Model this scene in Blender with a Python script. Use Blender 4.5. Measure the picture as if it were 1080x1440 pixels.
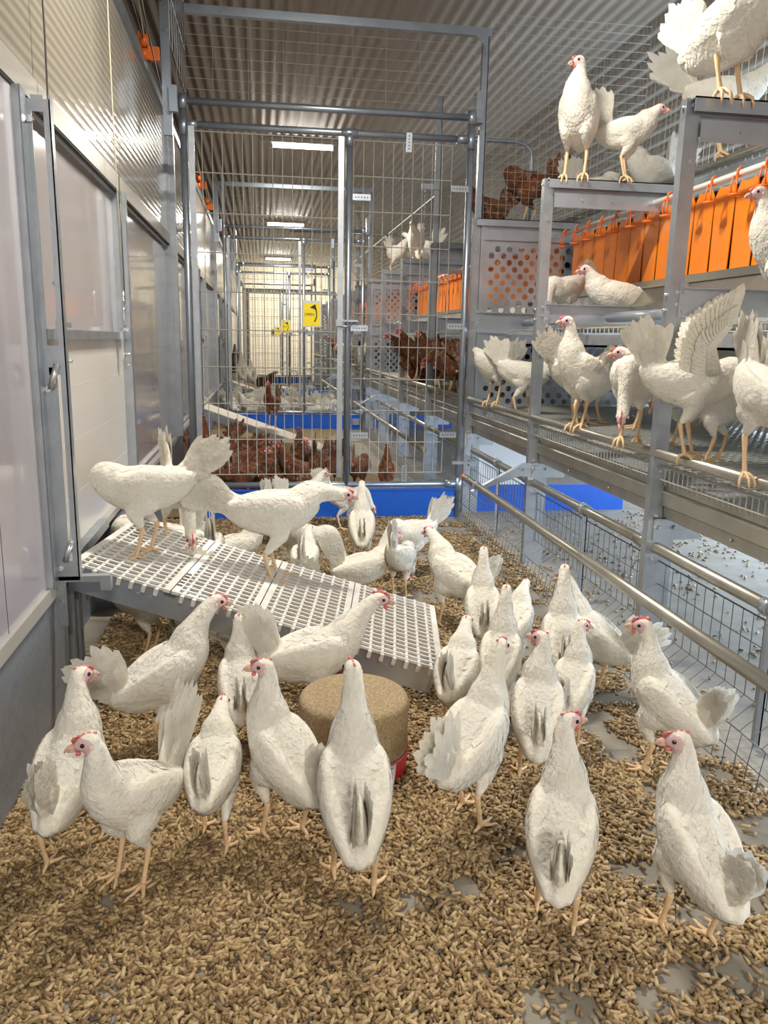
import bpy, math, random
import numpy as np
from mathutils import Vector, Matrix
from mathutils.bvhtree import BVHTree
for o in list(bpy.data.objects): bpy.data.objects.remove(o)
SC = bpy.context.scene
COL = SC.collection
R = math.radians
PI = math.pi
rnd = random.Random(7)

# ------------------------------------------------------------------ camera
H = 1.15
cam_data = bpy.data.cameras.new('camera')
cam = bpy.data.objects.new('camera', cam_data)
COL.objects.link(cam)
FPX = 1115.0
def _cam_axes():
    vy = np.array([367-540, 476-720, FPX]); vy /= np.linalg.norm(vy)
    dn = np.array([438-540, 5930-720, FPX]); dn /= np.linalg.norm(dn)
    dn -= vy*(dn@vy); dn /= np.linalg.norm(dn)
    up = -dn; rt = np.cross(vy, up)
    if rt[0] < 0: rt = -rt
    return np.array([rt, vy, up])
AX = _cam_axes()
cam.matrix_world = Matrix(((AX[0][0], -AX[0][1], -AX[0][2], 0), (AX[1][0], -AX[1][1], -AX[1][2], 0), (AX[2][0], -AX[2][1], -AX[2][2], H), (0, 0, 0, 1)))
cam_data.sensor_fit = 'VERTICAL'; cam_data.sensor_height = 36.0
cam_data.lens = FPX/1440*36.0
cam_data.clip_start = 0.05; cam_data.clip_end = 100
SC.camera = cam

# ------------------------------------------------------------------ world, lights, exposure
w = bpy.data.worlds.new('world'); SC.world = w; w.use_nodes = True
w.node_tree.nodes['Background'].inputs[0].default_value = (1.0, 0.965, 0.91, 1)
w.node_tree.nodes['Background'].inputs[1].default_value = 0.85
def area(name, loc, size, power, color, rot=(0, 0, 0), parent=None):
    l = bpy.data.lights.new(name, 'AREA'); l.shape = 'RECTANGLE'
    l.size, l.size_y = size; l.energy = power; l.color = color
    o = bpy.data.objects.new(name, l); COL.objects.link(o)
    o.location = loc; o.rotation_euler = rot
    if parent: o.parent = parent
    return o
WARM = (1.0, 0.93, 0.82)
COOL = (0.70, 0.84, 1.0)
LAMPS_Y = [-2.9, 3.0, 8.9, 14.75, 21.0]
LAMP_POWER = [160, 70, 62, 60, 60]
area('window_daylight', (3.93, 3.2, 0.72), (0.9, 6.0), 190, COOL, (0, R(90), 0))
area('window_daylight', (3.93, 10.5, 0.72), (0.9, 6.0), 28, COOL, (0, R(90), 0))
SC.view_settings.view_transform = 'Standard'
SC.view_settings.look = 'None'
SC.view_settings.exposure = 0.26
SC.view_settings.gamma = 1.0
SC.view_settings.use_curve_mapping = False
SC.cycles.max_bounces = 6
SC.cycles.diffuse_bounces = 4

# ------------------------------------------------------------------ helpers
def mat(name, col, rough=0.5, metal=0.0, noise=None, bump=None, spec=0.5, emit=None, sss=0, alpha=None, trans=0, coat=0):
    m = bpy.data.materials.new(name); m.use_nodes = True
    nt = m.node_tree; b = nt.nodes['Principled BSDF']
    b.inputs['Base Color'].default_value = (*col, 1)
    b.inputs['Roughness'].default_value = rough
    b.inputs['Metallic'].default_value = metal
    b.inputs['Specular IOR Level'].default_value = spec
    if coat: b.inputs['Coat Weight'].default_value = coat
    if trans: b.inputs['Transmission Weight'].default_value = trans
    if alpha is not None: b.inputs['Alpha'].default_value = alpha
    if sss:
        b.inputs['Subsurface Weight'].default_value = sss
        b.inputs['Subsurface Radius'].default_value = (0.01, 0.007, 0.005)
        b.inputs['Subsurface Scale'].default_value = 1.0
    if emit:
        b.inputs['Emission Color'].default_value = (*emit[0], 1); b.inputs['Emission Strength'].default_value = emit[1]
    if noise or bump:
        tc = nt.nodes.new('ShaderNodeTexCoord')
    if noise:   # (scale, colour2, amount, (sx,sy,sz))
        mp = nt.nodes.new('ShaderNodeMapping'); mp.inputs['Scale'].default_value = noise[3] if len(noise) > 3 else (1, 1, 1)
        nz = nt.nodes.new('ShaderNodeTexNoise'); nz.inputs['Scale'].default_value = noise[0]; nz.inputs['Detail'].default_value = 5
        cr = nt.nodes.new('ShaderNodeValToRGB')
        cr.color_ramp.elements[0].position = 0.5-noise[2]; cr.color_ramp.elements[1].position = 0.5+noise[2]
        cr.color_ramp.elements[0].color = (*noise[1], 1); cr.color_ramp.elements[1].color = (*col, 1)
        nt.links.new(tc.outputs['Object'], mp.inputs[0]); nt.links.new(mp.outputs[0], nz.inputs['Vector'])
        nt.links.new(nz.outputs['Fac'], cr.inputs[0]); nt.links.new(cr.outputs[0], b.inputs['Base Color'])
    if bump:    # (scale, strength, (sx,sy,sz), distance)
        mp2 = nt.nodes.new('ShaderNodeMapping'); mp2.inputs['Scale'].default_value = bump[2] if len(bump) > 2 else (1, 1, 1)
        n2 = nt.nodes.new('ShaderNodeTexNoise'); n2.inputs['Scale'].default_value = bump[0]; n2.inputs['Detail'].default_value = 4
        bp = nt.nodes.new('ShaderNodeBump'); bp.inputs['Strength'].default_value = bump[1]
        bp.inputs['Distance'].default_value = bump[3] if len(bump) > 3 else 0.01
        nt.links.new(tc.outputs['Object'], mp2.inputs[0]); nt.links.new(mp2.outputs[0], n2.inputs['Vector'])
        nt.links.new(n2.outputs['Fac'], bp.inputs['Height']); nt.links.new(bp.outputs[0], b.inputs['Normal'])
    return m

M = {}
M['galv'] = mat('galvanised_steel', (0.49, 0.53, 0.57), 0.36, 0.75, noise=(14, (0.38, 0.42, 0.48), 0.22), bump=(60, 0.06))
M['galv_tube'] = mat('galvanised_tube', (0.45, 0.52, 0.62), 0.34, 0.8, noise=(9, (0.34, 0.40, 0.48), 0.25))
M['galv_warm'] = mat('galvanised_warm', (0.50, 0.49, 0.43), 0.33, 0.85, noise=(7, (0.36, 0.35, 0.31), 0.25))
M['galv_sheet'] = mat('galvanised_sheet', (0.58, 0.64, 0.72), 0.30, 0.7, noise=(6, (0.43, 0.48, 0.56), 0.22))
M['wire'] = mat('wire', (0.56, 0.56, 0.51), 0.42, 0.35)
M['wire_dark'] = mat('dark_wire', (0.16, 0.17, 0.19), 0.4, 0.6)
M['dark'] = mat('dark_metal', (0.05, 0.05, 0.055), 0.5, 0.2)
M['blue'] = mat('blue_board', (0.012, 0.12, 0.62), 0.35, noise=(30, (0.01, 0.10, 0.52), 0.3))
M['orange'] = mat('orange_curtain', (0.95, 0.27, 0.012), 0.40, noise=(5, (0.82, 0.20, 0.01), 0.3))
M['orange_part'] = mat('orange_plastic', (0.88, 0.20, 0.03), 0.35)
M['white_pvc'] = mat('white_pvc', (0.80, 0.78, 0.72), 0.35)
M['slat'] = mat('white_slat_plastic', (0.80, 0.80, 0.79), 0.38, noise=(18, (0.66, 0.63, 0.57), 0.2))
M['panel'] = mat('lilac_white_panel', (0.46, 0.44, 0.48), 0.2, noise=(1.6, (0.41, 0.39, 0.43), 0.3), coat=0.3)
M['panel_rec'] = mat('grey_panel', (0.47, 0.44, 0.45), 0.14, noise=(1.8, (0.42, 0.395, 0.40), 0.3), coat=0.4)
M['slide'] = mat('white_slide_panel', (0.74, 0.72, 0.68), 0.25, noise=(2, (0.68, 0.66, 0.62), 0.3))
M['trim'] = mat('pale_trim', (0.52, 0.50, 0.46), 0.4, 0.3)
M['plinth'] = mat('grey_plinth', (0.235, 0.26, 0.30), 0.42, noise=(4, (0.20, 0.22, 0.25), 0.3), bump=(25, 0.35))
M['concrete'] = mat('concrete', (0.34, 0.315, 0.27), 0.75, noise=(9, (0.24, 0.215, 0.175), 0.25), bump=(90, 0.15))
M['ceil'] = mat('corrugated_steel', (0.44, 0.395, 0.345), 0.45, 0.15, noise=(2, (0.38, 0.34, 0.295), 0.3))
M['endwall'] = mat('pale_end_wall', (0.85, 0.80, 0.68), 0.5)
M['seal'] = mat('black_seal', (0.02, 0.02, 0.02), 0.6)
M['screw'] = mat('zinc_bolt', (0.75, 0.76, 0.78), 0.25, 0.9)
M['yellow'] = mat('yellow_sign', (0.90, 0.72, 0.01), 0.4)
M['signback'] = mat('sign_rim', (0.62, 0.66, 0.62), 0.4)
M['ink'] = mat('black_ink', (0.01, 0.01, 0.015), 0.5)
M['lamp'] = mat('lamp_tube', (1, 1, 1), 0.3, emit=((1.0, 0.96, 0.88), 14))
M['lamp_body'] = mat('lamp_body', (0.5, 0.48, 0.44), 0.4)
M['rope'] = mat('rope', (0.62, 0.57, 0.42), 0.8)
M['cable'] = mat('steel_cable', (0.13, 0.12, 0.12), 0.4, 0.6)
M['block'] = mat('pecking_block', (0.48, 0.37, 0.22), 0.85, noise=(170, (0.27, 0.20, 0.115), 0.16), bump=(140, 0.7, (1, 1, 1), 0.004))
M['red'] = mat('red_tray', (0.52, 0.012, 0.018), 0.35)
M['paper'] = mat('paper_label', (0.80, 0.80, 0.79), 0.5)
M['grey_ink'] = mat('grey_ink', (0.22, 0.22, 0.25), 0.5)
M['straw'] = mat('straw_litter', (0.44, 0.32, 0.17), 0.9, noise=(60, (0.26, 0.18, 0.09), 0.2), bump=(110, 1.0, (1, 1, 1), 0.02))
M['wood'] = mat('weathered_board', (0.62, 0.58, 0.50), 0.6, noise=(14, (0.50, 0.46, 0.39), 0.25))
# polycarbonate band with horizontal ribs
m = mat('polycarbonate', (0.40, 0.37, 0.31), 0.16, coat=0.2); nt = m.node_tree; b = nt.nodes['Principled BSDF']
tc = nt.nodes.new('ShaderNodeTexCoord'); wv = nt.nodes.new('ShaderNodeTexWave'); wv.bands_direction = 'Z'; wv.inputs['Scale'].default_value = 9
wv.inputs['Distortion'].default_value = 0.15
cr = nt.nodes.new('ShaderNodeValToRGB'); cr.color_ramp.elements[0].color = (0.27, 0.25, 0.205, 1); cr.color_ramp.elements[1].color = (0.42, 0.385, 0.32, 1)
bp = nt.nodes.new('ShaderNodeBump'); bp.inputs['Strength'].default_value = 0.25; bp.inputs['Distance'].default_value = 0.004
nt.links.new(tc.outputs['Object'], wv.inputs[0]); nt.links.new(wv.outputs['Fac'], cr.inputs[0]); nt.links.new(cr.outputs[0], b.inputs['Base Color'])
nt.links.new(wv.outputs['Fac'], bp.inputs['Height']); nt.links.new(bp.outputs[0], b.inputs['Normal'])
M['poly'] = m
# pellets: tint per pellet
m = mat('wood_pellets', (0.5, 0.35, 0.18), 0.55); nt = m.node_tree; b = nt.nodes['Principled BSDF']
g = nt.nodes.new('ShaderNodeNewGeometry'); cr = nt.nodes.new('ShaderNodeValToRGB')
cr.color_ramp.elements[0].color = (0.16, 0.10, 0.045, 1); cr.color_ramp.elements[1].color = (0.57, 0.425, 0.23, 1)
e = cr.color_ramp.elements.new(0.5); e.color = (0.385, 0.265, 0.13, 1)
tc = nt.nodes.new('ShaderNodeTexCoord'); nz = nt.nodes.new('ShaderNodeTexNoise'); nz.inputs['Scale'].default_value = 260
bp = nt.nodes.new('ShaderNodeBump'); bp.inputs['Strength'].default_value = 0.5; bp.inputs['Distance'].default_value = 0.002
nt.links.new(g.outputs['Random Per Island'], cr.inputs[0]); nt.links.new(cr.outputs[0], b.inputs['Base Color'])
nt.links.new(tc.outputs['Object'], nz.inputs['Vector']); nt.links.new(nz.outputs['Fac'], bp.inputs['Height']); nt.links.new(bp.outputs[0], b.inputs['Normal'])
M['pellet'] = m
def feather_mat(name, c1, c2, stain, amount, thin=0, p0=0.60):
    m = mat(name, c1, 0.75, spec=0.2, sss=0 if thin else 0.12); nt = m.node_tree; b = nt.nodes['Principled BSDF']
    b.inputs['Sheen Weight'].default_value = 0.15
    tc = nt.nodes.new('ShaderNodeTexCoord'); n1 = nt.nodes.new('ShaderNodeTexNoise'); n1.inputs['Scale'].default_value = 22; n1.inputs['Detail'].default_value = 6
    c = nt.nodes.new('ShaderNodeValToRGB'); c.color_ramp.elements[0].position = 0.3; c.color_ramp.elements[1].position = 0.6
    c.color_ramp.elements[0].color = (*c2, 1); c.color_ramp.elements[1].color = (*c1, 1)
    n2 = nt.nodes.new('ShaderNodeTexNoise'); n2.inputs['Scale'].default_value = 34; n2.inputs['Detail'].default_value = 8; n2.inputs['Roughness'].default_value = 0.75
    s = nt.nodes.new('ShaderNodeValToRGB'); s.color_ramp.elements[0].position = p0; s.color_ramp.elements[1].position = p0+0.16
    s.color_ramp.elements[0].color = (0, 0, 0, 1); s.color_ramp.elements[1].color = (amount, amount, amount, 1)
    mx = nt.nodes.new('ShaderNodeMixRGB'); mx.inputs['Color2'].default_value = (*stain, 1)
    n3 = nt.nodes.new('ShaderNodeTexNoise'); n3.inputs['Scale'].default_value = 75; n3.inputs['Detail'].default_value = 6
    bp = nt.nodes.new('ShaderNodeBump'); bp.inputs['Strength'].default_value = 0.75; bp.inputs['Distance'].default_value = 0.007
    nt.links.new(tc.outputs['Object'], n1.inputs['Vector']); nt.links.new(tc.outputs['Object'], n2.inputs['Vector']); nt.links.new(tc.outputs['Object'], n3.inputs['Vector'])
    nt.links.new(n1.outputs['Fac'], c.inputs[0]); nt.links.new(n2.outputs['Fac'], s.inputs[0])
    nt.links.new(c.outputs[0], mx.inputs['Color1']); nt.links.new(s.outputs[0], mx.inputs['Fac']); nt.links.new(mx.outputs[0], b.inputs['Base Color'])
    nt.links.new(n3.outputs['Fac'], bp.inputs['Height']); nt.links.new(bp.outputs[0], b.inputs['Normal'])
    if thin:
        tr = nt.nodes.new('ShaderNodeBsdfTranslucent'); ms = nt.nodes.new('ShaderNodeMixShader'); ms.inputs[0].default_value = thin
        nt.links.new(mx.outputs[0], tr.inputs[0]); nt.links.new(b.outputs[0], ms.inputs[1]); nt.links.new(tr.outputs[0], ms.inputs[2])
        nt.links.new(ms.outputs[0], nt.nodes['Material Output'].inputs[0])
    return m
M['white_f'] = feather_mat('white_feathers', (0.86, 0.83, 0.745), (0.80, 0.765, 0.66), (0.58, 0.46, 0.27), 0.40, 0, 0.57)
M['white_t'] = feather_mat('white_tail_feathers', (0.84, 0.82, 0.755), (0.76, 0.73, 0.64), (0.6, 0.54, 0.4), 0.25, 0.4)
M['brown_f'] = feather_mat('brown_feathers', (0.22, 0.075, 0.030), (0.075, 0.027, 0.012), (0.66, 0.50, 0.36), 0.8, 0, 0.53)
M['brown_t'] = feather_mat('brown_tail_feathers', (0.24, 0.10, 0.05), (0.10, 0.04, 0.02), (0.80, 0.68, 0.54), 0.9, 0, 0.52)
M['dark_f'] = feather_mat('dark_feathers', (0.10, 0.055, 0.03), (0.05, 0.03, 0.02), (0.3, 0.2, 0.1), 0.6)
M['skin'] = mat('face_skin', (0.74, 0.52, 0.52), 0.5, sss=0.2, noise=(160, (0.62, 0.42, 0.44), 0.25))
M['comb'] = mat('comb_skin', (0.80, 0.27, 0.25), 0.45, sss=0.2, noise=(90, (0.62, 0.11, 0.11), 0.3))
M['leg'] = mat('leg_scales', (0.82, 0.60, 0.33), 0.5, noise=(120, (0.72, 0.47, 0.28), 0.25), bump=(260, 0.4, (1, 1, 1), 0.003))
M['lobe'] = mat('earlobe_skin', (0.80, 0.66, 0.62), 0.5)
M['beak'] = mat('beak_horn', (0.66, 0.42, 0.33), 0.4)
M['eye'] = mat('eye', (0.025, 0.012, 0.008), 0.08)

def link(name, me, parent=None):
    o = bpy.data.objects.new(name, me); COL.objects.link(o)
    if parent is not None: o.parent = parent
    return o
def tag(o, label=None, cat=None, group=None, kind=None):
    if label: o['label'] = label
    if cat: o['category'] = cat
    if group: o['group'] = group
    if kind: o['kind'] = kind
    return o
def empty(name, loc, label=None, cat=None, group=None, rz=0):
    o = bpy.data.objects.new(name, None); COL.objects.link(o); o.empty_display_size = 0.05
    o.location = loc; o.rotation_euler = (0, 0, rz)
    return tag(o, label, cat, group)
def kids(o): return [c for c in bpy.data.objects if c.parent == o]
def copy_tree(o, parent=None, tree=None):
    if tree is None:
        tree = {}
        for c in bpy.data.objects:
            if c.parent: tree.setdefault(c.parent.name, []).append(c)
    c = o.copy(); COL.objects.link(c)
    if parent is not None: c.parent = parent
    for ch in tree.get(o.name, []): copy_tree(ch, c, tree)
    return c

class MB:
    def __init__(s): s.v = []; s.f = []; s.m = []; s.cur = 0; s.sm = []
    def add(s, vs, fs, smooth=False):
        n = len(s.v); s.v += [tuple(p) for p in vs]
        for f in fs: s.f.append([i+n for i in f]); s.m.append(s.cur); s.sm.append(smooth)
        return s
    def box(s, x0, y0, z0, x1, y1, z1):
        return s.add([(x0, y0, z0), (x1, y0, z0), (x1, y1, z0), (x0, y1, z0), (x0, y0, z1), (x1, y0, z1), (x1, y1, z1), (x0, y1, z1)],
              [(0, 3, 2, 1), (4, 5, 6, 7), (0, 1, 5, 4), (1, 2, 6, 5), (2, 3, 7, 6), (3, 0, 4, 7)])
    def quadbox(s, pts, d):   # thick polygon pts pushed by vector d
        n = len(pts); vs = [Vector(p) for p in pts]; d = Vector(d)
        vs2 = [p+d for p in vs]
        return s.add(vs+vs2, [list(range(n))[::-1], list(range(n, 2*n))]+[(i, (i+1) % n, n+(i+1) % n, n+i) for i in range(n)])
    def tube(s, pts, r, n=10, caps=True):
        pts = [Vector(p) for p in pts]; k = len(pts)
        rs = r if isinstance(r, (list, tuple)) else [r]*k
        t0 = (pts[1]-pts[0]).normalized()
        a = t0.cross(Vector((0, 0, 1)));
        if a.length < 0.1: a = t0.cross(Vector((1, 0, 0)))
        a.normalize(); vs = []; 
        for i, p in enumerate(pts):
            if i == 0: t = pts[1]-p
            elif i == k-1: t = p-pts[i-1]
            else: t = (pts[i+1]-p).normalized()+(p-pts[i-1]).normalized()
            t.normalize(); a = (a-t*a.dot(t)).normalized(); b = t.cross(a)
            for j in range(n):
                q = 2*PI*j/n; vs.append(p+(a*math.cos(q)+b*math.sin(q))*rs[i])
        fs = [(i*n+j, i*n+(j+1) % n, (i+1)*n+(j+1) % n, (i+1)*n+j) for i in range(k-1) for j in range(n)]
        s.add(vs, fs, n > 5)
        if caps:
            m = len(s.v)-k*n
            s.f.append([m+j for j in range(n)][::-1]); s.m.append(s.cur); s.sm.append(False)
            s.f.append([m+(k-1)*n+j for j in range(n)]); s.m.append(s.cur); s.sm.append(False)
        return s
    def wire(s, a, b, r=0.002): return s.tube([a, b], r, 4, False)
    def ell(s, c, r, nu=12, nv=8, rot=None):
        vs = []
        for i in range(nv+1):
            ph = PI*i/nv
            for j in range(nu):
                th = 2*PI*j/nu; p = Vector((math.sin(ph)*math.cos(th)*r[0], math.sin(ph)*math.sin(th)*r[1], math.cos(ph)*r[2]))
                if rot: p = rot @ p
                vs.append(Vector(c)+p)
        return s.add(vs, [(i*nu+j, (i+1)*nu+j, (i+1)*nu+(j+1) % nu, i*nu+(j+1) % nu) for i in range(nv) for j in range(nu)], True)
    def lathe(s, prof, c=(0, 0, 0), n=32):
        vs = []
        for r, z in prof:
            for j in range(n): q = 2*PI*j/n; vs.append((c[0]+r*math.cos(q), c[1]+r*math.sin(q), c[2]+z))
        return s.add(vs, [(i*n+j, i*n+(j+1) % n, (i+1)*n+(j+1) % n, (i+1)*n+j) for i in range(len(prof)-1) for j in range(n)], True)
    def bolt(s, p, ax='y', r=0.008):
        x, y, z = p; d = {'x': (1, 0, 0), 'y': (0, 1, 0), 'z': (0, 0, 1)}[ax]; d = Vector(d)*0.004
        return s.tube([Vector(p)-d*1.6, Vector(p)+d], r, 6)
    def mesh(s, name, mats):
        me = bpy.data.meshes.new(name); me.from_pydata([tuple(v) for v in s.v], [], s.f); me.update()
        for m_ in (mats if isinstance(mats, (list, tuple)) else [mats]): me.materials.append(m_)
        if len(me.polygons) == len(s.m):
            me.polygons.foreach_set('material_index', s.m); me.polygons.foreach_set('use_smooth', s.sm)
        return me
    def build(s, name, mats, parent=None, bevel=0):
        o = link(name, s.mesh(name, mats), parent)
        if bevel:
            b = o.modifiers.new('bevel', 'BEVEL'); b.width = bevel; b.segments = 2; b.limit_method = 'ANGLE'
        return o
def structure(o): o['kind'] = 'structure'; return o
def flexmesh(me_o, offset): pass

# ------------------------------------------------------------------ the setting
YE = 24.0
structure(MB().box(-0.74, -4.0, -0.1, 4.0, YE, 0).build('floor', M['concrete']))
# corrugated ceiling and its sloping right side
def corr(name, x0, x1, z0, z1, y0, y1, pitch, amp, m):
    L = math.hypot(x1-x0, z1-z0); n = int(L/pitch)*8; vs = []; ux, uz = (x1-x0)/L, (z1-z0)/L
    for i in range(n+1):
        t = L*i/n; a = amp*math.sin(2*PI*i/8)
        for y in (y0, y1): vs.append((x0+ux*t-uz*a, y, z0+uz*t+ux*a))
    fs = [(2*i, 2*i+1, 2*i+3, 2*i+2) for i in range(n)]
    return structure(MB().add(vs, fs, True).build(name, m))
corr('ceiling', -1.7, 2.5, 3.2, 3.2, -4.0, 11.8, 0.086, 0.011, M['ceil'])
corr('ceiling', -1.7, 2.5, 3.215, 3.215, 11.7, YE, 0.086, 0.011, M['ceil'])
corr('wall_right', 2.5, 4.0, 3.2, 1.9, -4.0, YE, 0.086, 0.011, M['ceil'])
b = MB(); b.box(3.95, -4, 1.15, 4.05, YE, 1.95); b.box(3.95, -4, 0, 4.05, YE, 0.28)
for y in (-1, 6.3, 13.6, 20.9): b.box(3.95, y, 0.28, 4.05, y+0.3, 1.15)
structure(b.build('wall_right', M['endwall']))
structure(MB().box(3.98, -0.7, 0.28, 3.99, YE, 1.15).build('window_1', mat('window_glass', (1, 1, 1), 0.02, trans=1.0)))
b = MB(); b.box(-1.7, YE, 0, 4.05, YE+0.1, 3.3); structure(b.build('wall_far', M['endwall']))
b = MB(); b.box(-0.40, YE-0.06, 0, -0.33, YE, 2.5); b.box(2.1, YE-0.06, 0, 2.17, YE, 2.5); b.box(-0.4, YE-0.06, 2.44, 2.17, YE, 2.52)
structure(b.build('door_2', M['dark']))
area('far_lamp_light', (0.9, 22.4, 3.0), (2.2, 0.3), 60, (1, 0.9, 0.7), (R(35), 0, 0))
# left wall: plinth, trim, panels, seam, translucent band, eave rail
WX = -0.62
structure(MB().box(WX-0.12, -4.0, 0, WX, 2.52, 0.39).box(WX-0.12, 3.4, 0, WX, YE, 0.39).build('wall_left', M['plinth']))
b = MB()                                                            # ribbed corner post of the plinth below the hatch
for k in range(5): b.box(WX-0.10, 2.52+0.05*k, 0, WX-0.01+0.012*(k % 2), 2.565+0.05*k, 0.40)
b.box(WX-0.14, 2.50, 0, WX-0.10, 3.42, 0.44); b.box(WX-0.14, 2.50, 0.40, WX-0.0, 3.42, 0.43)
structure(b.build('trim_1', M['plinth']))
structure(MB().box(WX-0.01, -4.0, 0.39, WX+0.012, 2.42, 0.43).box(WX-0.02, 2.42, 0.42, WX+0.012, YE, 0.445).build('trim_2', M['trim']))
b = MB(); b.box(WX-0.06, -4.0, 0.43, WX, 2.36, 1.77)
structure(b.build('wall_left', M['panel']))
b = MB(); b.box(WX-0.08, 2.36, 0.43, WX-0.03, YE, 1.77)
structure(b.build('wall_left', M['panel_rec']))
b = MB(); b.box(WX-0.012, -4.0, 1.768, WX+0.004, YE, 1.776)
for y in (0.9, 1.95): b.box(WX-0.01, y, 0.43, WX+0.0006, y+0.0025, 1.768)
structure(b.build('trim_3', M['seal']))
structure(MB().box(WX-0.03, -4.0, 1.776, WX+0.006, YE, 1.845).build('trim_4', M['trim']))
structure(MB().box(WX-0.04, -4.0, 1.845, WX-0.004, YE, 2.60).build('wall_left', M['poly']))
b = MB(); b.box(WX-0.05, -4.0, 2.60, WX+0.012, YE, 2.635); b.box(WX-0.05, -4.0, 2.645, WX+0.0, YE, 2.68); structure(b.build('trim_5', M['galv_tube']))
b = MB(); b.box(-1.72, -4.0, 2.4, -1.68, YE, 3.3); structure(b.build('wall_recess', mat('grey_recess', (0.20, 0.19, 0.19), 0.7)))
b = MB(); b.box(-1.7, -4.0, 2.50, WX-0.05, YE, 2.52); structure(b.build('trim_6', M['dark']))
for k, y0 in enumerate((5.95, 11.2, 16.5)):
    b = MB(); b.box(WX-0.03, y0-0.05, 0.445, WX+0.015, y0-0.03, 2.6); b.box(WX-0.03, y0-0.03, 0.445, WX+0.05, y0+0.03, 2.6)
    structure(b.build('trim_7', M['galv']))
# ------------------------------------------------------------------ gates (one every 5.28 m)
def mesh_grid(b, x0, x1, z0, z1, y, dx, dz, r=0.0024, r2=0.0033):
    n = max(1, round((x1-x0)/dx))
    for i in range(n+1): b.wire((x0+(x1-x0)*i/n, y, z0), (x0+(x1-x0)*i/n, y, z1), r)
    k = max(1, round((z1-z0)/dz))
    for i in range(k+1): b.wire((x0, y-0.004, z0+(z1-z0)*i/k), (x1, y-0.004, z0+(z1-z0)*i/k), r2)
def text_obj(txt, size, m, parent, loc, rot, name='lettering', ext=0.0004):
    cu = bpy.data.curves.new(name, 'FONT'); cu.body = txt; cu.size = size; cu.align_x = 'CENTER'; cu.align_y = 'CENTER'; cu.extrude = ext
    cu.materials.append(m)
    t = bpy.data.objects.new(name, cu); COL.objects.link(t)
    me = bpy.data.meshes.new_from_object(t.evaluated_get(bpy.context.evaluated_depsgraph_get()))
    bpy.data.objects.remove(t); o = link(name, me, parent); o.location = loc; o.rotation_euler = rot
    return o
def make_gate():
    g = empty('aisle_gate', (0, 5.1, 0), 'galvanised tube and wire mesh aisle gate over blue board, nearest the camera', 'gate', 'aisle gates')
    MB().tube([(-0.43, 0, 0.0), (-0.43, 0, 2.5)], 0.021, 14).tube([(-0.43, 0, 2.30), (-0.43, 0, 2.40)], 0.026, 14).tube([(-0.43, 0, 2.44), (-0.43, 0, 2.52)], 0.027, 14).build('post', M['galv_tube'], g)
    MB().tube([(1.29, 0, 0.0), (1.29, 0, 2.5)], 0.021, 14).tube([(1.29, 0, 2.31), (1.29, 0, 2.41)], 0.026, 14).tube([(1.29, 0, 2.45), (1.29, 0, 2.53)], 0.027, 14).tube([(1.29, 0, .17), (1.29, 0, .27)], 0.026, 14).build('post', M['galv_tube'], g)
    MB().tube([(0.54, 0, 0.22), (0.54, 0, 2.37)], 0.020, 14).tube([(0.54, 0, 2.29), (0.54, 0, 2.36)], 0.025, 14).build('post', M['galv_tube'], g)
    MB().tube([(-0.43, 0, 2.485), (1.29, 0, 2.49)], 0.020, 14).build('top_rail', M['galv_tube'], g)
    MB().tube([(-0.42, 0, 2.36), (1.28, 0, 2.365)], 0.020, 14).tube([(-0.41, 0, 2.36), (-0.35, 0, 2.36)], 0.025, 14).tube([(1.20, 0, 2.365), (1.27, 0, 2.365)], 0.025, 14).tube([(0.49, 0, 2.363), (0.59, 0, 2.363)], 0.025, 14).build('top_rail', M['galv_tube'], g)
    MB().tube([(-0.42, 0, 0.225), (1.28, 0, 0.225)], 0.019, 14).tube([(1.20, 0, 0.225), (1.27, 0, 0.225)], 0.024, 14).build('bottom_rail', M['galv_tube'], g)
    d = MB().box(-0.402, -0.035, 0.28, -0.368, -0.029, 2.345).box(0.472, -0.035, 0.28, 0.506, -0.029, 2.335).build('door_stile', M['galv'], g)
    b = MB(); mesh_grid(b, -0.385, 0.49, 0.30, 2.32, -0.025, 0.0585, 0.213); b.build('wire_mesh', M['wire'], g)
    b = MB(); mesh_grid(b, 0.57, 1.18, 0.30, 2.33, 0.02, 0.0585, 0.213)
    b.build('wire_mesh', M['wire'], g)
    for (x, z, vert) in ((0.615, 2.0, 0), (0.61, 1.225, 0), (0.62, 0.55, 0), (0.9, 2.325, 1), (1.225, 2.075, 0), (1.23, 1.25, 0), (1.205, 0.555, 0), (0.92, 0.30, 1)):
        b = MB(); hx, hz = (0.018, 0.055) if vert else (0.055, 0.018)
        b.box(x-hx, -0.026, z-hz, x+hx, -0.022, z+hz); b.box(x-hx, -0.026, z+hz-0.004, x+hx, 0.0, z+hz)
        br = b.build('bracket', M['galv_sheet'], g)
        h = MB()
        for k in range(5):
            o = -0.036+0.018*k; c = (x, z+o) if vert else (x+o, z)
            h.tube([(c[0], -0.0275, c[1]), (c[0], -0.0255, c[1])], 0.0042, 8)
        h.build('slot_holes', M['dark'], br)
    b = MB().box(0.46, -0.06, 1.262, 0.60, -0.03, 1.274).box(0.462, -0.062, 1.235, 0.50, -0.056, 1.27).tube([(0.47, -0.05, 1.24), (0.53, -0.05, 1.232), (0.59, -0.03, 1.262)], 0.007, 8)
    b.build('latch', M['galv'], g)
    bb = MB().box(-0.42, -0.012, 0.0, 1.27, 0.008, 0.192).box(-0.42, -0.016, 0.182, 1.27, 0.012, 0.196).build('kick_board', M['blue'], g, 0.002)
    b = MB().box(1.17, -0.03, 0.065, 1.26, -0.018, 0.145)
    for z in (0.085, 0.125): b.bolt((1.19, -0.032, z), 'y', 0.006); b.bolt((1.245, -0.032, z), 'y', 0.006)
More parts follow.
